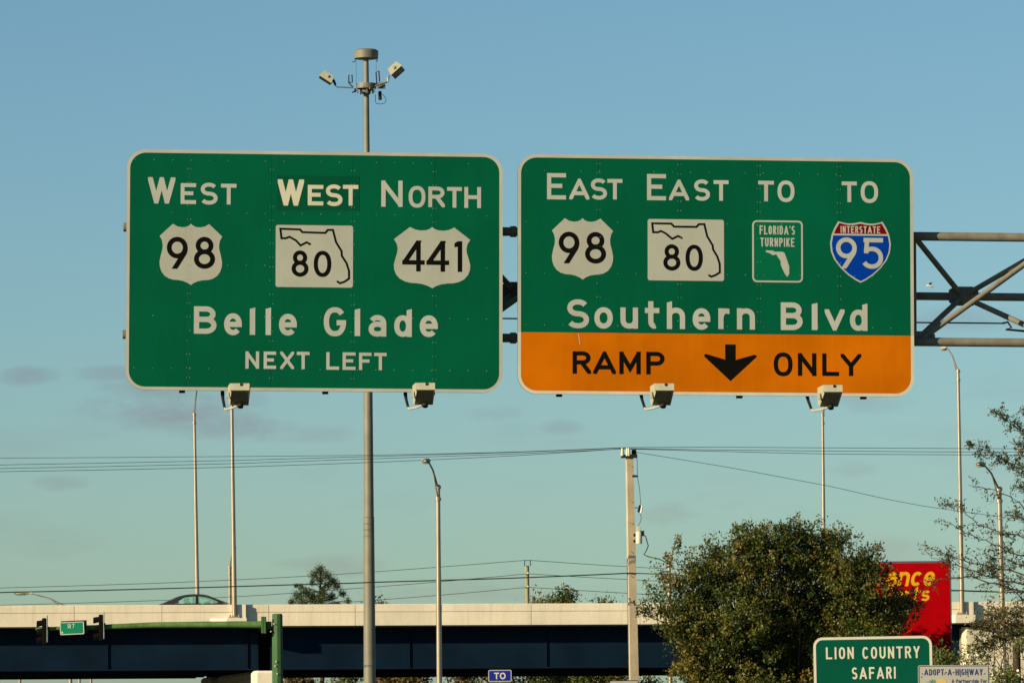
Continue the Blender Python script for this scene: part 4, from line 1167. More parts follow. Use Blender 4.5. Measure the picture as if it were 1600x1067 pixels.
# ---- green signal post and mast arm
TD = 224.0
tb_, tt_ = vpole(433.3, 960.5, TD)
sp = thing('signal_mast', 'green traffic signal post with a long mast arm reaching left', 'signal post', tb_)
MB().tube([tb_, tt_, tt_ + Vector((0, 0, .06))], [.27, .235, .20], 10, smooth=False).build('post', 'post_green', sp)
def T(px, py, dy=0.0): return at(px, py, TD + dy)
MB().tube([T(424, 976.5, -.05), T(414.5, 976.2, -.08)], .17, 14).build('arm_stub', 'post_green', sp)
for x in (410.2, 414.0):
    MB().box(T(x, 976, -.1), .045, .32, .36).build('flange_plate', 'post_green', sp)
apt = [(409, 975.3), (330, 975.2), (240, 976), (160, 979), (100, 981), (56, 982.5)]
MB().tube([T(x, y, -.1) for x, y in apt], [.155, .14, .125, .105, .085, .07], 16).build('mast_arm', 'arm_green', sp)
for px, py in ((427, 1033), (425.5, 1040), (429, 1052), (423.5, 974), (419, 986)):
    MB().tube([T(px + 4, py, -.27), T(px + 4, py, -.31)], .03, 8).build('bolt', 'porcelain', sp)
def signal(px, py, label):
    o = T(px, py, -.25)
    s = thing('traffic_signal', label, 'traffic light', o, 'signals on the mast arm')
    def q3(a, b, c): return o + X * a * hs2 + Z * -b * hs2 + Y * c
    hs2 = TD / FPX
    MB().box(q3(3.2, 17.5, 0), .085, .16, .56).build('housing', 'signal_black', s)
    for k in range(3):
        y = 5.5 + k * 12.4
        m_ = MB()
        n = 12
        vs_ = []
        for (xx, r_, dz) in ((.5, .15, 0), (-8.5, .165, .05 + .02 * k)):
            for i in range(n):
                a = R(-40 + 260 * i / (n - 1))
                vs_.append(q3(xx, y, 0) + Y * math.cos(a) * r_ + Z * (math.sin(a) * r_ - (dz if xx < 0 else 0)))
        m_.add(vs_, [(i, i + 1, n + i + 1, n + i) for i in range(n - 1)])
        m_.build('visor', 'signal_black', s)
        MB().tube([q3(1.0, y, 0), q3(-.4, y, 0)], [.14, .12], 14).build('lens', 'signal_black', s)
    MB().box(q3(7.9, 14, -.02), .012, .17, .58).build('backplate', 'sign_back', s)
    MB().tube([q3(3.2, -3, 0), q3(3.2, 2, 0)], .04, 8).build('hanger', 'signal_black', s)
    MB().box(q3(6, 12, 0), .12, .05, .05).build('arm_clamp', 'signal_black', s)
signal(66, 968, 'black traffic signal at the far left end of the mast arm')
signal(154.5, 962.5, 'black traffic signal right of the small green street sign')
SN = Plane(T(112.5, 981, -.45), yaw=0, tilt=-2.0)
sn = thing('street_name_sign', 'small green sign between the two black traffic signals', 'street sign', SN.o)
hw, hh = .525, .275
MB().poly(SN, rrect(-hw, -hh, hw, hh, .05, 5), -.02, 0).build('plate', 'street_green', sn)
MB().ring(SN, rrect(-hw, -hh, hw, hh, .05, 5), rrect(-hw + .035, -hh + .035, hw - .035, hh - .035, .03, 5), .001, .004).build('border', 'border_new', sn)
word(SN, sn, 'SR', 105.5, 974.5, 110.5, 981, .025, 'border_new', .3)
word(SN, sn, '7', 112.8, 974.0, 116.2, 980.5, .025, 'border_new', .3)
MB().poly(SN, [(-.47, -.21), (-.40, -.21), (-.40, -.13), (-.47, -.13)], .001, .004).build('corner_mark', 'border_new', sn)
MB().box(SN.P(.08, .05, -.10), .56, .03, .28, (SN.x, SN.n, SN.z)).build('sign_bracket', 'dark_metal', sn)

# ================================================================== ROADSIDE SIGNS
def post(parent, pl, u, vtop, w=-.06, m='galv', h=.035):
    p = pl.P(u, vtop, w); b = p.copy(); b.z = 0
    MB().box((p + b) / 2, h, h * .7, (p - b).length / 2).build('post', m, parent)
# Lion Country Safari sign
LP = Plane(at(1364, 1040, 83), yaw=-3.0, tilt=-.45)
a = LP.rect(1271.5, 994, 1457, 1100)
u0, u1, v1 = a[0], a[2], a[3]
v0 = v1 - 1.30
ls = thing('guide_sign', 'green roadside sign reading Lion Country Safari with pale rounded border', 'road sign', ground_below(LP.o))
MB().poly(LP, rrect(u0, v0, u1, v1, .15, 8), -.012, 0).build('panel', 'small_green', ls)
MB().ring(LP, rrect(u0, v0, u1, v1, .15, 8), rrect(u0 + .042, v0 + .042, u1 - .042, v1 - .042, .11, 8), .001, .004).build('border', 'border_new', ls)
word(LP, ls, 'LION', 1290.5, 1010.5, 1334, 1029, .029, 'border_new', .30, slope=.0)
word(LP, ls, 'COUNTRY', 1347.5, 1009.5, 1437, 1028, .029, 'border_new', .30, slope=.0)
word(LP, ls, 'SAFARI', 1331, 1041.5, 1399.5, 1060, .029, 'border_new', .32, slope=.0)
for f in (.2, .8): post(ls, LP, u0 + (u1 - u0) * f, v1 - .1)
# adopt-a-highway sign
AP = Plane(at(1490, 1050, 72), yaw=2.0, tilt=.2)
a = AP.rect(1434.5, 1038.5, 1546, 1080)
u0, u1, v1 = a[0], a[2], a[3]
v0 = v1 - .62
as_ = thing('information_sign', 'white adopt a highway sign with blue letters in the lower right corner', 'road sign', ground_below(AP.o))
MB().poly(AP, rrect(u0, v0, u1, v1, .03, 4), -.006, 0).build('panel', 'adopt_white', as_)
MB().ring(AP, rrect(u0 + .008, v0 + .008, u1 - .008, v1 - .008, .03, 4), rrect(u0 + .017, v0 + .017, u1 - .017, v1 - .017, .022, 4), .001, .003).build('border', 'adopt_blue', as_)
word(AP, as_, 'ADOPT-A-HIGHWAY', 1444, 1044.6, 1535, 1054.3, .0125, 'adopt_blue', .26)
word(AP, as_, 'A Partnership For', 1487, 1060.5, 1541.5, 1066.2, .0065, 'adopt_blue', .24, single=False, name='small_print')
cc = AP.uv(1470, 1069)
MB().poly(AP, [(cc[0] + .085 * math.cos(R(k * 15)), cc[1] + .085 * math.sin(R(k * 15))) for k in range(24)], .001, .003).build('sun_graphic', 'adopt_yellow', as_)
m_ = MB()
pc = AP.uv(1455.5, 1064.5)
for k in range(6):
    a_ = R(-20 + 44 * k)
    d_ = (math.cos(a_), math.sin(a_))
    m_.poly(AP, [(pc[0], pc[1] - .005), (pc[0] + d_[0] * .05 - d_[1] * .013, pc[1] + d_[1] * .035 + d_[0] * .013), (pc[0] + d_[0] * .085, pc[1] + d_[1] * .045 - .018), (pc[0] + d_[0] * .045, pc[1] + d_[1] * .03 - .004)], .001, .0032 + k * .0004)
m_.poly(AP, [(pc[0] - .006, pc[1]), (pc[0] + .006, pc[1]), (pc[0] + .012, pc[1] - .2), (pc[0] - .004, pc[1] - .2)], .001, .0028)
m_.build('palm_graphic', 'adopt_teal', as_)
for px, py in ((1500.5, 1055.5), (1512.5, 1055.8), (1476, 1052.5), (1441, 1052), (1538, 1052), (1440, 1057)):
    u, v = AP.uv(px, py)
    MB().poly(AP, [(u + .008 * math.cos(k), v + .008 * math.sin(k)) for k in range(6)], .001, .005).build('bolt', 'dark_metal', as_)
post(as_, AP, (u0 + u1) / 2, v1 - .04)
# blue TO plate
TP = Plane(at(781, 1055, 136))
a = TP.rect(763, 1046, 799.3, 1064.5)
ts = thing('route_marker_sign', 'small blue sign reading to at the bottom centre of the photo', 'road sign', ground_below(TP.o))
def plate(pl, parent, a, m, bm, r=.04, bw=.022, name='plate'):
    p = MB().poly(pl, rrect(*a, r, 5), -.006, 0).build(name, m, parent)
    MB().ring(pl, rrect(*a, r, 5), rrect(a[0] + bw, a[1] + bw, a[2] - bw, a[3] - bw, r * .6, 5), .001, .004).build('border', bm, p)
    return p
plate(TP, ts, a, 'to_blue', 'border_white')
letters(TP, ts, [('T', 772, 1050.2, 779.8, 1060.4), ('O', 781, 1050.2, 790, 1060.4)], .034, 'border_new')
plate(TP, ts, (a[0], a[1] - .66, a[2], a[1] - .03), 'to_blue', 'border_white', name='lower_plate')
post(ts, TP, (a[0] + a[2]) / 2, a[3] - .03)
GP = Plane(at(975, 1064, 133))
a = GP.rect(952, 1062.2, 998, 1100)
gs = thing('traffic_sign', 'grey back of a small sign just left of the utility pole foot', 'road sign', ground_below(GP.o))
plate(GP, gs, (a[0], a[3] - .76, a[2], a[3]), 'sign_back', 'dark_metal', bw=.018)
post(gs, GP, (a[0] + a[2]) / 2, a[3] - .05)
# tall red shop sign
RP = Plane(at(1430, 940, 184.5), yaw=-2)
a = RP.rect(1316, 876.5, 1487, 1028)
rs = thing('shop_sign', 'tall red shop sign with yellow slanted letters half hidden by the bushy tree', 'shop sign', ground_below(RP.o))
MB().poly(RP, [(a[0], a[1]), (a[2], a[1]), (a[2], a[3]), (a[0], a[3])], -.35, -.002).build('cabinet', 'dark_frame', rs)
MB().poly(RP, [(a[0] + .04, a[1]), (a[2] - .05, a[1]), (a[2] - .05, a[3] - .07), (a[0] + .04, a[3] - .07)], -.001, .004).build('face', 'red_face', rs)
word(RP, rs, 'Advance', 1318, 885.5, 1458, 915.5, .115, 'yellow_text', .12, .004, .012, shear=.22)
word(RP, rs, 'Auto', 1322, 916.5, 1372, 939, .085, 'yellow_text', .12, .004, .012, shear=.22)
word(RP, rs, 'Parts', 1380, 916.5, 1451, 939, .085, 'yellow_text', .12, .004, .012, shear=.22)
for f in (.3, .7):
    u = a[0] + (a[2] - a[0]) * f
    p = RP.P(u, a[1] + .1, -.18); b = p.copy(); b.z = 0
    MB().tube([b, p], .12, 12).build('post', 'dark_frame', rs)

# ================================================================== CAR ON THE OVERPASS
cw = -5.2
CPL = Plane(BR.P(0, 0, cw), yaw=10.0)
cpos = CPL.P(CPL.uv(307, 940)[0], zdeck - CPL.o.z)
car = thing('car', 'dark grey sedan passing on the overpass, only its roof and windows showing', 'car', cpos)
def C(x, y, z): return cpos + BR.x * x - BR.n * y + Vector((0, 0, z))
prof = [(-2.32, .35), (-2.36, .62), (-2.28, .90), (-1.75, 1.0), (-1.0, 1.0), (0, .98), (.9, .98), (1.35, .98), (2.0, .84), (2.33, .66), (2.36, .35)]
def loft(rows, m, name, parent, smooth=True, close=True):
    m_ = MB(); n = len(rows[0])
    vs_ = [p for r_ in rows for p in r_]
    fs = []
    for i in range(len(rows) - 1):
        for k in range(n if close else n - 1):
            fs.append((i * n + k, i * n + (k + 1) % n, (i + 1) * n + (k + 1) % n, (i + 1) * n + k))
    if close: fs += [tuple(range(n - 1, -1, -1)), tuple(range((len(rows) - 1) * n, len(rows) * n))]
    m_.add(vs_, fs, smooth)
    return m_.build(name, m, parent)
rows = []
for x, z in prof[1:-1]:
    hw_ = .90 - .16 * max(0, (abs(x) - 1.5) / .85) ** 2
    rows.append([C(x, -hw_ + .06, .24), C(x, -hw_, .45), C(x, -hw_, z - .18), C(x, -hw_ + .09, z - .02), C(x, -hw_ + .25, z + .01), C(x, hw_ - .25, z + .01), C(x, hw_ - .09, z - .02), C(x, hw_, z - .18), C(x, hw_, .45), C(x, hw_ - .06, .24)])
loft(rows, 'car_paint', 'body', car)
# roof arch and window arch in side view
import itertools
def arch(pts, n=24):
    out = []
    for k in range(n + 1):
        t = k / n * (len(pts) - 1)
        i = min(int(t), len(pts) - 2); f = t - i
        p0 = pts[max(i - 1, 0)]; p1 = pts[i]; p2 = pts[i + 1]; p3 = pts[min(i + 2, len(pts) - 1)]
        out.append(tuple(.5 * (2 * p1[j] + (p2[j] - p0[j]) * f + (2 * p0[j] - 5 * p1[j] + 4 * p2[j] - p3[j]) * f * f + (3 * p1[j] - p0[j] - 3 * p2[j] + p3[j]) * f ** 3) for j in (0, 1)))
    return out
outer = arch([(-1.80, 1.0), (-1.25, 1.24), (-.70, 1.42), (-.1, 1.475), (.45, 1.43), (1.0, 1.22), (1.62, .97)])
inner = arch([(-1.02, 1.02), (-1.0, 1.16), (-.68, 1.34), (-.1, 1.395), (.42, 1.345), (.92, 1.16), (1.22, 1.02)])
yw = lambda z: .82 - (z - .98) * .48
for sg in (-1, 1):
    m_ = MB(); n = len(outer)
    vs_ = [C(x, sg * yw(z), z) for x, z in outer] + [C(x, sg * (yw(z) + .004), z) for x, z in inner]
    m_.add(vs_, [(i, i + 1, n + i + 1, n + i) for i in range(n - 1)], True)
    m_.build('side_frame', 'car_paint', car)
    m_ = MB()
    cen = [C(x, sg * (yw(z) - .006), z) for x, z in inner]
    m_.add(cen, [tuple(range(len(cen)))])
    m_.build('side_window', 'car_glass', car)
    m_ = MB().box8([C(-.14, sg * (yw(1.0) + .006), .98), C(.02, sg * (yw(1.0) + .006), .98), C(.02, sg * (yw(1.0) - .01), .98), C(-.14, sg * (yw(1.0) - .01), .98),
                    C(-.10, sg * (yw(1.38) + .006), 1.39), C(.0, sg * (yw(1.38) + .006), 1.39), C(.0, sg * (yw(1.38) - .01), 1.39), C(-.10, sg * (yw(1.38) - .01), 1.39)])
    m_.build('pillar', 'car_trim', car)
    # black seal along the window arch
    MB().tube([C(x, sg * (yw(z) + .008), z) for x, z in inner], .022, 6).build('window_seal', 'car_trim', car)
    mm = MB().tube([C(1.02, sg * .92, 1.03), C(1.0, sg * 1.06, 1.06), C(1.0, sg * 1.08, 1.06)], [.05, .085, .05], 10).build('mirror', 'car_paint', car)
    MB().tube([C(.99, sg * .98, 1.05), C(.985, sg * 1.06, 1.07)], [.05, .04], 8).build('mirror_glass', 'chrome', mm)
ro = outer[5:19]
m_ = MB()
vs_, ny = [], 6
for x, z in ro:
    for k in range(ny + 1):
        y = -yw(z) + 2 * yw(z) * k / ny
        vs_.append(C(x, y, z + .03 * (1 - (2 * k / ny - 1) ** 2)))
m_.add(vs_, [(i * (ny + 1) + k, i * (ny + 1) + k + 1, (i + 1) * (ny + 1) + k + 1, (i + 1) * (ny + 1) + k) for i in range(len(ro) - 1) for k in range(ny)], True)
m_.build('roof', 'car_paint', car)
for nm, seg in (('rear_window', outer[:6]), ('windscreen', outer[18:])):
    m_ = MB(); vs_ = []
    for x, z in seg:
        for k in range(ny + 1):
            vs_.append(C(x, -yw(z) + .02 + 2 * (yw(z) - .02) * k / ny, z + .03 * (1 - (2 * k / ny - 1) ** 2)))
    m_.add(vs_, [(i * (ny + 1) + k, i * (ny + 1) + k + 1, (i + 1) * (ny + 1) + k + 1, (i + 1) * (ny + 1) + k) for i in range(len(seg) - 1) for k in range(ny)], True)
    m_.build(nm, 'car_glass', car)
for x in (-.35, .0):
    for y in (-.38, .38):
        xx = x if x < -.1 else .12
        st = MB().tube([C(xx - .08, y, .6), C(xx - .12, y, 1.05), C(xx - .15, y, 1.12)], [.2, .17, .05], 10).build('seat', 'car_seat', car)
        MB().tube([C(xx - .15, y, 1.12), C(xx - .16, y, 1.30)], [.09, .10], 10).build('headrest', 'car_seat', st)
MB().box(C(.95, 0, .98), .18, .7, .04, (BR.x, BR.n, Z)).build('dashboard', 'car_trim', car)
MB().tube([C(.62, .38, 1.0), C(.58, .38, 1.16)], .17, 12).build('steering_wheel', 'car_trim', car)
for x in (-1.35, 1.38):
    for sg in (-1, 1):
        wl_ = MB().tube([C(x, sg * .68, .33), C(x, sg * .91, .33)], .33, 20).build('wheel', 'tyre', car)
        MB().tube([C(x, sg * .90, .33), C(x, sg * .925, .33)], .2, 14).build('rim', 'chrome', wl_)
for sg in (-1, 1):
    MB().box(C(-2.27, sg * .62, .84), .05, .2, .08, (BR.x, BR.n, Z)).build('tail_light', 'chrome', car)
    MB().box(C(2.26, sg * .62, .68), .06, .2, .07, (BR.x, BR.n, Z)).build('headlight', 'chrome', car)

# ================================================================== BIRD
bp = at(1452.5, 446.5, 150)
bird = thing('bird', 'small bird flying in the gap of the truss right of the signs', 'bird', bp)
def B(x, y, z): return bp + Vector((x, y, z))
MB().tube([B(-.10, 0, .0), B(-.05, 0, .012), B(.02, 0, .0), B(.09, 0, -.03), B(.12, 0, -.045)], [.008, .03, .032, .018, .006], 8).build('body', 'bird_white', bird)
for sg, p in ((1, [(0.0, .0, .01), (.02, -.1, .07), (.075, -.16, .085)]), (-1, [(0.02, 0, 0), (.07, .1, -.035), (.14, .16, -.02)])):
    a1, a2, a3 = p
    m_ = MB()
    for lo_, hi_ in ((0, .004),):
        m_.add([B(a1[0] - .04, a1[1], a1[2]), B(a1[0] + .04, a1[1], a1[2]), B(a2[0] + .035, a2[1], a2[2] - .01), B(a3[0] + .01, a3[1], a3[2]), B(a2[0] - .03, a2[1], a2[2] + .012),
                B(a1[0] - .04, a1[1], a1[2] - .006), B(a1[0] + .04, a1[1], a1[2] - .006), B(a2[0] + .035, a2[1], a2[2] - .016), B(a3[0] + .01, a3[1], a3[2] - .004), B(a2[0] - .03, a2[1], a2[2] + .006)],
               [(0, 1, 2, 4), (4, 2, 3), (9, 7, 6, 5), (8, 7, 9), (0, 4, 9, 5), (4, 3, 8, 9), (1, 6, 7, 2), (2, 7, 8, 3)])
    m_.build('wing', 'bird_dark', bird)

# ================================================================== TREES
def leaf_mesh(name, pos, size, hue, m, parent, rng, aspect=.55, droop=0.0, direc=None):
    n = len(pos)
    d = rng.normal(size=(n, 3)); d /= np.linalg.norm(d, axis=1)[:, None]
    if direc is not None:
        d = d * .8 + direc; d /= np.linalg.norm(d, axis=1)[:, None]
    d[:, 2] -= droop
    d /= np.linalg.norm(d, axis=1)[:, None]
    e = rng.normal(size=(n, 3))
    e -= (e * d).sum(1)[:, None] * d
    e /= np.linalg.norm(e, axis=1)[:, None]
    sz = (size * rng.uniform(.6, 1.35, n))[:, None]
    v = np.empty((n, 4, 3), np.float32)
    v[:, 0] = pos
    v[:, 1] = pos + d * sz * .5 + e * sz * aspect * .5
    v[:, 2] = pos + d * sz
    v[:, 3] = pos + d * sz * .5 - e * sz * aspect * .5
    o0 = np.array(ORG[parent.name])
    v = (v - o0).reshape(-1, 3)
    me = bpy.data.meshes.new(name)
    me.vertices.add(4 * n); me.vertices.foreach_set('co', v.astype(np.float32).ravel())
    me.loops.add(4 * n); me.loops.foreach_set('vertex_index', np.arange(4 * n, dtype=np.int32))
    me.polygons.add(n)
    me.polygons.foreach_set('loop_start', np.arange(0, 4 * n, 4, dtype=np.int32))
    try: me.polygons.foreach_set('loop_total', np.full(n, 4, np.int32))
    except Exception: pass
    at_ = me.attributes.new('hue', 'FLOAT', 'POINT')
    at_.data.foreach_set('value', np.repeat(np.clip(hue, 0, 1), 4).astype(np.float32))
    me.materials.append(MATS[m])
    me.update(calc_edges=True)
    o = bpy.data.objects.new(name, me)
    col.objects.link(o)
    o.parent = parent
    o['kind'] = 'stuff'
    ORG[o.name] = ORG[parent.name]
    return o

def curve_pts(a, b, rng, n=4, wob=.12, sag=0.0):
    L = (b - a).length
    out = []
    for k in range(n + 1):
        f = k / n
        j = Vector(rng.normal(size=3)) * L * wob * math.sin(math.pi * f) * .5
        out.append(a.lerp(b, f) + j + Vector((0, 0, sag * L * math.sin(math.pi * f))))
    return out

def leafy_tree(name, label, cat, base, blobs, per_m2, leaves, lsize, lm, seed, trunk_r, group=None, spread=.32, tall=.5, shell=.55, bias=0.0, aspect=.55, twig_r=.012, crown_name='crown', spray=0.0, limb=.45, back=0.0):
    """blobs: (Vector centre, radius x, y, z, density factor)"""
    rng = np.random.default_rng(seed)
    tr = thing(name, label, cat, base, group)
    cen = sum((b[0] for b in blobs), Vector()) / len(blobs)
    fork = Vector((base.x, base.y, base.z)).lerp(Vector((cen.x, cen.y, cen.z)), tall)
    tm = MB()
    tm.tube(curve_pts(base, fork, rng, 4, .05), [trunk_r, trunk_r * .85, trunk_r * .8, trunk_r * .75, trunk_r * .7], 12)
    tw = MB()
    P, H = [], []
    for c, rx, ry, rz, dens in blobs:
        tone = rng.normal(0, .13)  # random tone per clump, standing in for light and shadow clumps
        tm.tube(curve_pts(fork + Vector((0, back, 0)), c + Vector((0, back, 0)), rng, 4, .15), [trunk_r * limb * f for f in (1, .8, .6, .4, .22)], 8)
        n = max(3, int(per_m2 * dens * (rx * rz + rx * ry + ry * rz) * 4.2))
        g_ = rng.normal(size=(n, 3)); g_ /= np.linalg.norm(g_, axis=1)[:, None]
        rad = rng.uniform(shell ** 2, 1.0, n) ** .5
        # uneven lobes
        lob = 1 + .16 * np.sin(g_[:, 0] * 5 + seed) * np.cos(g_[:, 2] * 6 + 2 * seed) + rng.normal(0, .06, n)
        q_ = g_ * (rad * lob)[:, None] * np.array([rx, ry, rz]) + np.array(c)
        for i in range(n):
            e = Vector(q_[i])
            if i % 2 == 0:
                s0 = c.lerp(e, rng.uniform(.15, .5))
                tw.tube(curve_pts(s0, e, rng, 2, .2), [twig_r * 1.8, twig_r * 1.2, twig_r * .6], 3, cap=False)
            k = int(leaves * rng.uniform(.5, 1.4))
            sp_ = spread * rng.uniform(.6, 1.3)
            if spray > 0:      # leaves strung along a shoot that grows outwards
                od = (e - c).normalized() * .75 + Vector(rng.normal(size=3)) * .45 + Vector((0, 0, .25))
                od.normalize()
                ln = spray * rng.uniform(.5, 1.5)
                f_ = rng.uniform(-.7, 1.0, k)
                P.append(np.array(e) + np.outer(f_ * ln, np.array(od)) + rng.normal(size=(k, 3)) * (sp_ * (1.05 - .6 * np.clip(f_, 0, 1)))[:, None])
            else:
                P.append(np.array(e) + rng.normal(size=(k, 3)) * sp_ * np.array([1, 1, .7]))
            H.append(np.clip(rng.normal(.45 + bias + tone + rng.normal(0, .22), .17, k), 0, 1))
    trk = tm.build('trunk', 'bark', tr)
    tag(tw.build('branches', 'twig', tr), kind='stuff')
    leaf_mesh(crown_name, np.concatenate(P), lsize, np.concatenate(H), lm, tr, rng, aspect)
    return tr

def blob(px, py, rpx, D, rng, dens=1.0, dd=1.6, rz=None, scale_d=None):
    s = D / FPX
    c = at(px, py, D + rng.uniform(-dd, dd))
    r = rpx * s
    return (c, r, r * .95, (rz or rpx) * s, dens)

# ---- the big bushy tree
rng0 = random.Random(4)
TD1 = 178
bl = [blob(*b[:3], TD1, rng0, *(b[3:] if len(b) > 3 else ())) for b in (
    (1205, 872, 50), (1165, 862, 38), (1268, 872, 48), (1325, 890, 48), (1352, 903, 38), (1395, 955, 38), (1150, 915, 48), (1105, 900, 38, .8), (1093, 945, 45), (1055, 892, 34, .34), (1028, 930, 32, .24), (1068, 968, 36, .75),
    (1092, 1010, 42), (1045, 985, 28, .3), (1150, 985, 70), (1225, 940, 70), (1300, 950, 70), (1350, 975, 60), (1255, 1010, 75), (1340, 1040, 70), (1095, 1060, 45), (1165, 1060, 75), (1280, 1090, 80), (1390, 1060, 50), (1415, 948, 20), (1240, 845, 30), (1180, 838, 24), (1300, 855, 28), (1120, 870, 24), (1010, 960, 20, .4), (1120, 1110, 60), (1200, 1130, 80))]
leafy_tree('bushy_tree', 'dense bushy tree with olive and brown leaves in front of the overpass', 'tree', ground_below(at(1225, 1100, TD1)), bl, 6.4, 66, .108, 'leaf_oak', 11, .24, spread=.125, tall=.4, shell=.22, spray=.36, limb=.28, bias=-.01, back=.9)

# ---- sparse tree at the right edge: limbs reach in from outside the frame
def sparse_tree():
    rng = np.random.default_rng(21)
    D = 150
    base = ground_below(at(1745, 1100, D))
    tr = thing('sparse_tree', 'thinly leaved tree with bare twigs reaching in at the right edge', 'tree', base)
    fork = at(1730, 960, D)
    tm, tw = MB(), MB()
    tm.tube(curve_pts(base, fork, rng, 4, .04), [.22, .2, .18, .17, .16], 12)
    limbs = [  # (px path, leaf density)
        ([(1735, 900), (1690, 790), (1640, 715), (1595, 672), (1558, 647)], 1.6),
        ([(1735, 890), (1680, 800), (1625, 748), (1575, 722), (1523, 696)], 1.7),
        ([(1735, 880), (1690, 740), (1640, 660), (1605, 640)], 1.4),
        ([(1735, 905), (1660, 840), (1600, 790), (1560, 770), (1513, 757)], .6),
        ([(1735, 915), (1650, 865), (1590, 838), (1530, 820), (1500, 792), (1478, 788)], .8),
        ([(1735, 925), (1640, 880), (1570, 858), (1520, 838), (1475, 815)], .9),
        ([(1735, 935), (1640, 905), (1560, 890), (1490, 870), (1442, 850)], .9),
        ([(1735, 945), (1640, 920), (1570, 905), (1500, 885), (1456, 872)], .9),
        ([(1735, 955), (1650, 935), (1580, 920), (1520, 900), (1470, 905), (1437, 925)], .55),
        ([(1735, 960), (1660, 945), (1600, 935), (1560, 905), (1540, 880)], .9),
        ([(1735, 965), (1670, 960), (1610, 955), (1555, 965), (1520, 975)], 1.7),
        ([(1735, 970), (1670, 980), (1600, 985), (1550, 1000), (1530, 1010)], 1.5),
        ([(1735, 900), (1680, 760), (1630, 690), (1585, 690)], 1.7), ([(1735, 930), (1660, 860), (1610, 815), (1575, 800)], 1.3), ([(1735, 950), (1650, 915), (1590, 880), (1545, 868)], 1.2),
        ([(1735, 920), (1670, 830), (1620, 780), (1590, 760)], 1.3),
    ]
    P, H, Dr = [], [], []
    for path_, dens in limbs:
        dz = rng.uniform(-1.2, 1.2)
        pts = [at(x, y, D + dz * k / len(path_)) for k, (x, y) in enumerate(path_)]
        fine = []
        for i in range(len(pts) - 1):
            for k in range(5):
                fine.append(pts[i].lerp(pts[i + 1], k / 5) + Vector(rng.normal(size=3)) * .035)
        fine.append(pts[-1])
        n = len(fine)
        tm.tube([fork] + fine, [.06] + [.026 * (1 - k / n) + .006 for k in range(n)], 6)
        for k in range(4, n):
            for _ in range(rng.poisson(3.0 * dens * (1.45 - .95 * k / n))):
                a = fine[k]
                dr = (fine[k] - fine[k - 1]).normalized() * .7 + Vector(rng.normal(size=3)) * .7
                L = rng.uniform(.2, .75) * (1.15 - .5 * k / n)
                e = a + dr.normalized() * L
                tw.tube(curve_pts(a, e, rng, 3, .25), [.009, .007, .005, .003], 3, cap=False)
                m = rng.poisson(15 * min(dens, 1.5))
                f = rng.uniform(.15, 1.05, m)
                for ff in f:
                    P.append(np.array(a.lerp(e, ff)) + rng.normal(size=3) * .045)
                    H.append(rng.normal(.45, .25))
    tm.build('trunk', 'bark', tr)
    tag(tw.build('branches', 'twig', tr), kind='stuff')
    leaf_mesh('crown', np.array(P), .085, np.array(H), 'leaf_sparse', tr, rng, .5)
sparse_tree()

# ---- shrubs at the lower right
def bush(px, py, rpx, D, label, lm, seed, dens=1.0, name='shrub', leaves=18, size=.11, group='shrubs by the overpass end', flowers=0, spread=.2):
    rr = random.Random(seed)
    c = at(px, py, D)
    bs = [blob(px + rr.uniform(-.55, .55) * rpx, py + rr.uniform(-.35, .45) * rpx, rpx * rr.uniform(.4, .62), D, rr, dens, .7) for _ in range(6)]
    t = leafy_tree(name, label, 'shrub', ground_below(c), bs, 5.0, leaves, size, lm, seed, .07, group, spread, .5, .3)
    if flowers:
        rng = np.random.default_rng(seed + 1)
        P = []
        for _ in range(flowers):
            b = bs[rng.integers(len(bs))]
            d = rng.normal(size=3); d[1] = -abs(d[1]); d /= np.linalg.norm(d)
            P.append(np.array(b[0]) + d * b[1] * 1.08)
        leaf_mesh('blossoms', np.array(P), .10, np.ones(flowers), 'leaf_blossom', t, rng, .9)
leafmat('leaf_blossom', [(.7, .68, .55), (.8, .76, .62)], .1)
bush(1485, 1038, 36, 168, 'leafy green shrub between the Lion sign and the adopt sign', 'leaf_bush', 31)
bush(1525, 1028, 34, 166, 'green shrub in front of the pale wing wall', 'leaf_bush', 32, .8, flowers=40)
bush(1575, 1062, 40, 160, 'dense green shrub right of the adopt sign', 'leaf_bush', 33, 1.0, flowers=25)
bush(1570, 968, 40, 172, 'brownish shrub top against the overpass parapet at right', 'leaf_brown', 34, .8, name='tall_shrub')
bush(1612, 1000, 40, 170, 'dark green shrub at the right edge below the parapet', 'leaf_bush', 35, .8)
bush(1462, 1020, 22, 172, 'small shrub right behind the Lion sign corner', 'leaf_bush', 36, .8)

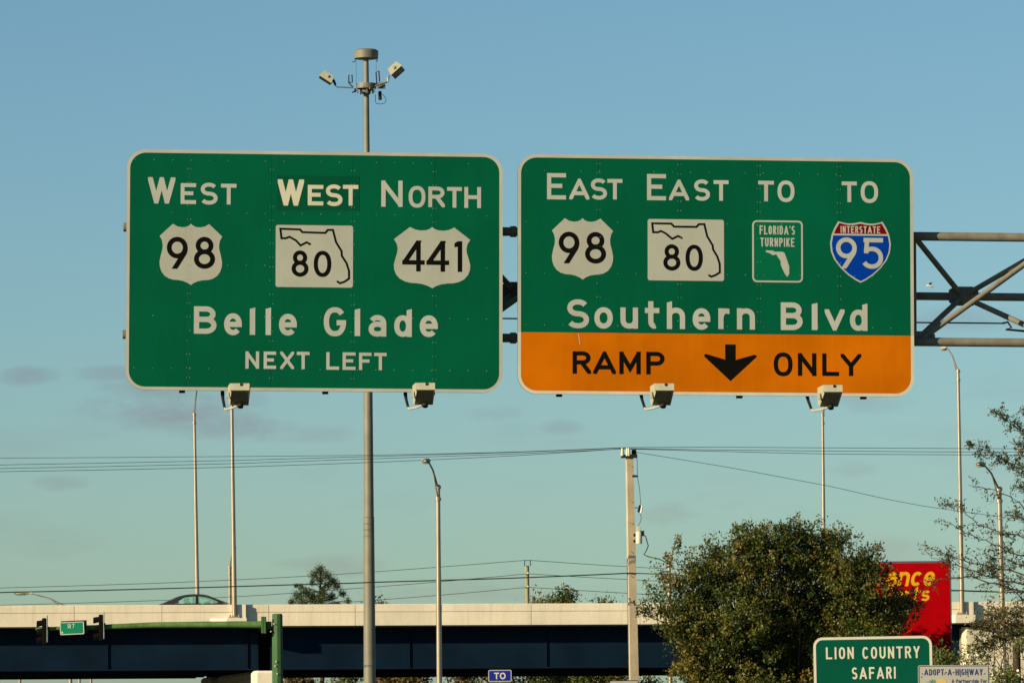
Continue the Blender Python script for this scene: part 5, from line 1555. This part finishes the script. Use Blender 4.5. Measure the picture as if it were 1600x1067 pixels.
# ---- trees behind the overpass
def pine():
    rng = np.random.default_rng(5)
    D = 370
    base = ground_below(at(500, 1100, D))
    tr = thing('pine_tree', 'open crowned pine standing up behind the overpass left of the mast', 'tree', base)
    tip = at(501, 886, D)
    tm, tw = MB(), MB()
    tm.tube(curve_pts(base, tip, rng, 6, .015), [.26, .24, .2, .16, .12, .08, .03], 8)
    P, H = [], []
    clumps = [(500, 890, 9), (491, 898, 9), (510, 899, 10), (500, 905, 8), (488, 910, 6), (520, 908, 10), (526, 916, 8), (512, 914, 7), (470, 917, 6), (462, 915, 4), (535, 927, 7), (478, 925, 10), (466, 931, 11), (489, 933, 12), (505, 930, 10), (518, 932, 9), (543, 938, 6), (500, 945, 14), (475, 945, 14), (525, 948, 10), (545, 946, 5), (505, 921, 5), (455, 940, 7)]
    s = D / FPX
    for x, y, r in clumps:
        c = at(x, y, D + rng.uniform(-1.5, 1.5))
        r *= s
        a = base.lerp(tip, max(.5, min(.97, 1 - (y - 886 + 12) / 330)))
        tw.tube(curve_pts(a, c, rng, 3, .15), [.06, .045, .03, .02], 4)
        n = int(520 * (r / .4) ** 2)
        P.append(np.array(c) + rng.normal(size=(n, 3)) * r * .40)
        H.append(rng.normal(.45, .25, n))
    tm.build('trunk', 'bark', tr); tag(tw.build('branches', 'twig', tr), kind='stuff')
    leaf_mesh('crown', np.concatenate(P), .13, np.concatenate(H), 'leaf_pine', tr, rng, .35)
pine()
def far_tree(px, pytop, wpx, D, label, lm, seed, dens=2.0, py_bot=1115):
    rr = random.Random(seed)
    s = D / FPX
    bs = []
    h = py_bot - pytop
    for k in range(7):
        f = rr.random()
        r = wpx * rr.uniform(.20, .30)
        bs.append((at(px + rr.uniform(-.5, .5) * (wpx - 2 * r), pytop + r + f * (h - 2 * r), D + rr.uniform(-1, 1)), r * s, r * s, r * s * .9, dens))
    bs.append((at(px, pytop + wpx * .22, D), wpx * .2 * s, wpx * .2 * s, wpx * .2 * s, dens))
    leafy_tree('background_tree', label, 'tree', ground_below(at(px, 1100, D)), bs, 1.8, 42, .20, lm, seed, .2, 'trees behind the overpass', .36, .45, .2)
far_tree(884, 921, 62, 330, 'rounded dark tree top showing over the overpass right of the wooden pole', 'leaf_oak', 41, 2.6, 1110)
far_tree(841, 934, 26, 335, 'small reddish tree top beside the wooden pole over the overpass', 'leaf_brown', 42, 2.6, 1115)
far_tree(946, 936, 26, 340, 'tiny tree top over the overpass just left of the concrete pole', 'leaf_oak', 43, 2.6, 1115)
far_tree(588, 939, 18, 335, 'tiny tree top over the parapet just right of the mast', 'leaf_oak', 44, 2.6, 1115)
far_tree(480, 975, 90, 300, 'brownish tree under the overpass just right of the green post', 'leaf_brown', 45, py_bot=1130)
far_tree(545, 985, 80, 305, 'tree seen under the overpass left of the mast foot', 'leaf_bush', 46, py_bot=1130)
far_tree(625, 980, 90, 300, 'brown leaved tree under the overpass between mast and street light', 'leaf_brown', 47, py_bot=1130)
far_tree(715, 985, 90, 305, 'tree seen under the overpass left of the blue sign', 'leaf_brown', 48, py_bot=1130)
far_tree(790, 990, 80, 300, 'dark tree seen under the overpass behind the blue sign', 'leaf_oak', 49, py_bot=1130)
far_tree(860, 985, 90, 305, 'green tree under the overpass right of the blue sign', 'leaf_bush', 50, py_bot=1130)
far_tree(935, 985, 90, 300, 'tree under the overpass left of the concrete pole foot', 'leaf_oak', 51, py_bot=1130)
far_tree(1015, 990, 80, 305, 'green tree under the overpass right of the concrete pole foot', 'leaf_bush', 52, py_bot=1130)
# cabbage palm at the right edge
pb_ = ground_below(at(1590, 1100, 175))
palm = thing('palm_tree', 'small fan palm at the right edge in front of the wing wall', 'tree', pb_)
pc_ = at(1588, 1006, 175)
MB().tube([pb_, pc_], [.17, .13], 12).build('trunk', 'bark', palm)
rng = np.random.default_rng(9)
for k in range(22):
    a = rng.uniform(0, 2 * math.pi); el_ = rng.uniform(-.3, 1.25)
    d = Vector((math.cos(a) * math.cos(el_), math.sin(a) * math.cos(el_), math.sin(el_)))
    L = rng.uniform(.5, .75)
    e = pc_ + d * L
    m_ = MB().tube([pc_, e], .012, 4)
    side = d.cross(Vector((0, 0, 1))).normalized()
    for j in range(-5, 6):
        ang = j * .24
        dd_ = (d * math.cos(ang) + side * math.sin(ang)).normalized()
        t1 = e + dd_ * .42 + Vector((0, 0, -.06))
        pr_ = dd_.cross(d.cross(side)).normalized() * .014
        m_.add([e - pr_, e + pr_, t1], [(0, 1, 2)])
    me_ = m_.build('frond', 'grass', palm)

# slender posts seen far away under the overpass
for px, D, lab in ((31, 420, 'leftmost slim pale post seen far off under the overpass'), (109, 410, 'dark slim post far off under the overpass below the street sign'), (124, 430, 'slim pale post second from right far off under the overpass'), (142, 430, 'slim pale post rightmost of the far group under the overpass')):
    t = at(px, 1000, D); b = ground_below(t)
    o = thing('far_post', lab, 'post', b, 'far posts under the overpass')
    MB().tube([b, t], [.14, .11], 10).build('shaft', 'wood_pole' if px == 109 else 'pole_alu', o)
    MB().box(t + Vector((0, -.5, .05)), .14, .5, .07).build('lamp_head', 'lamp_beige', o)
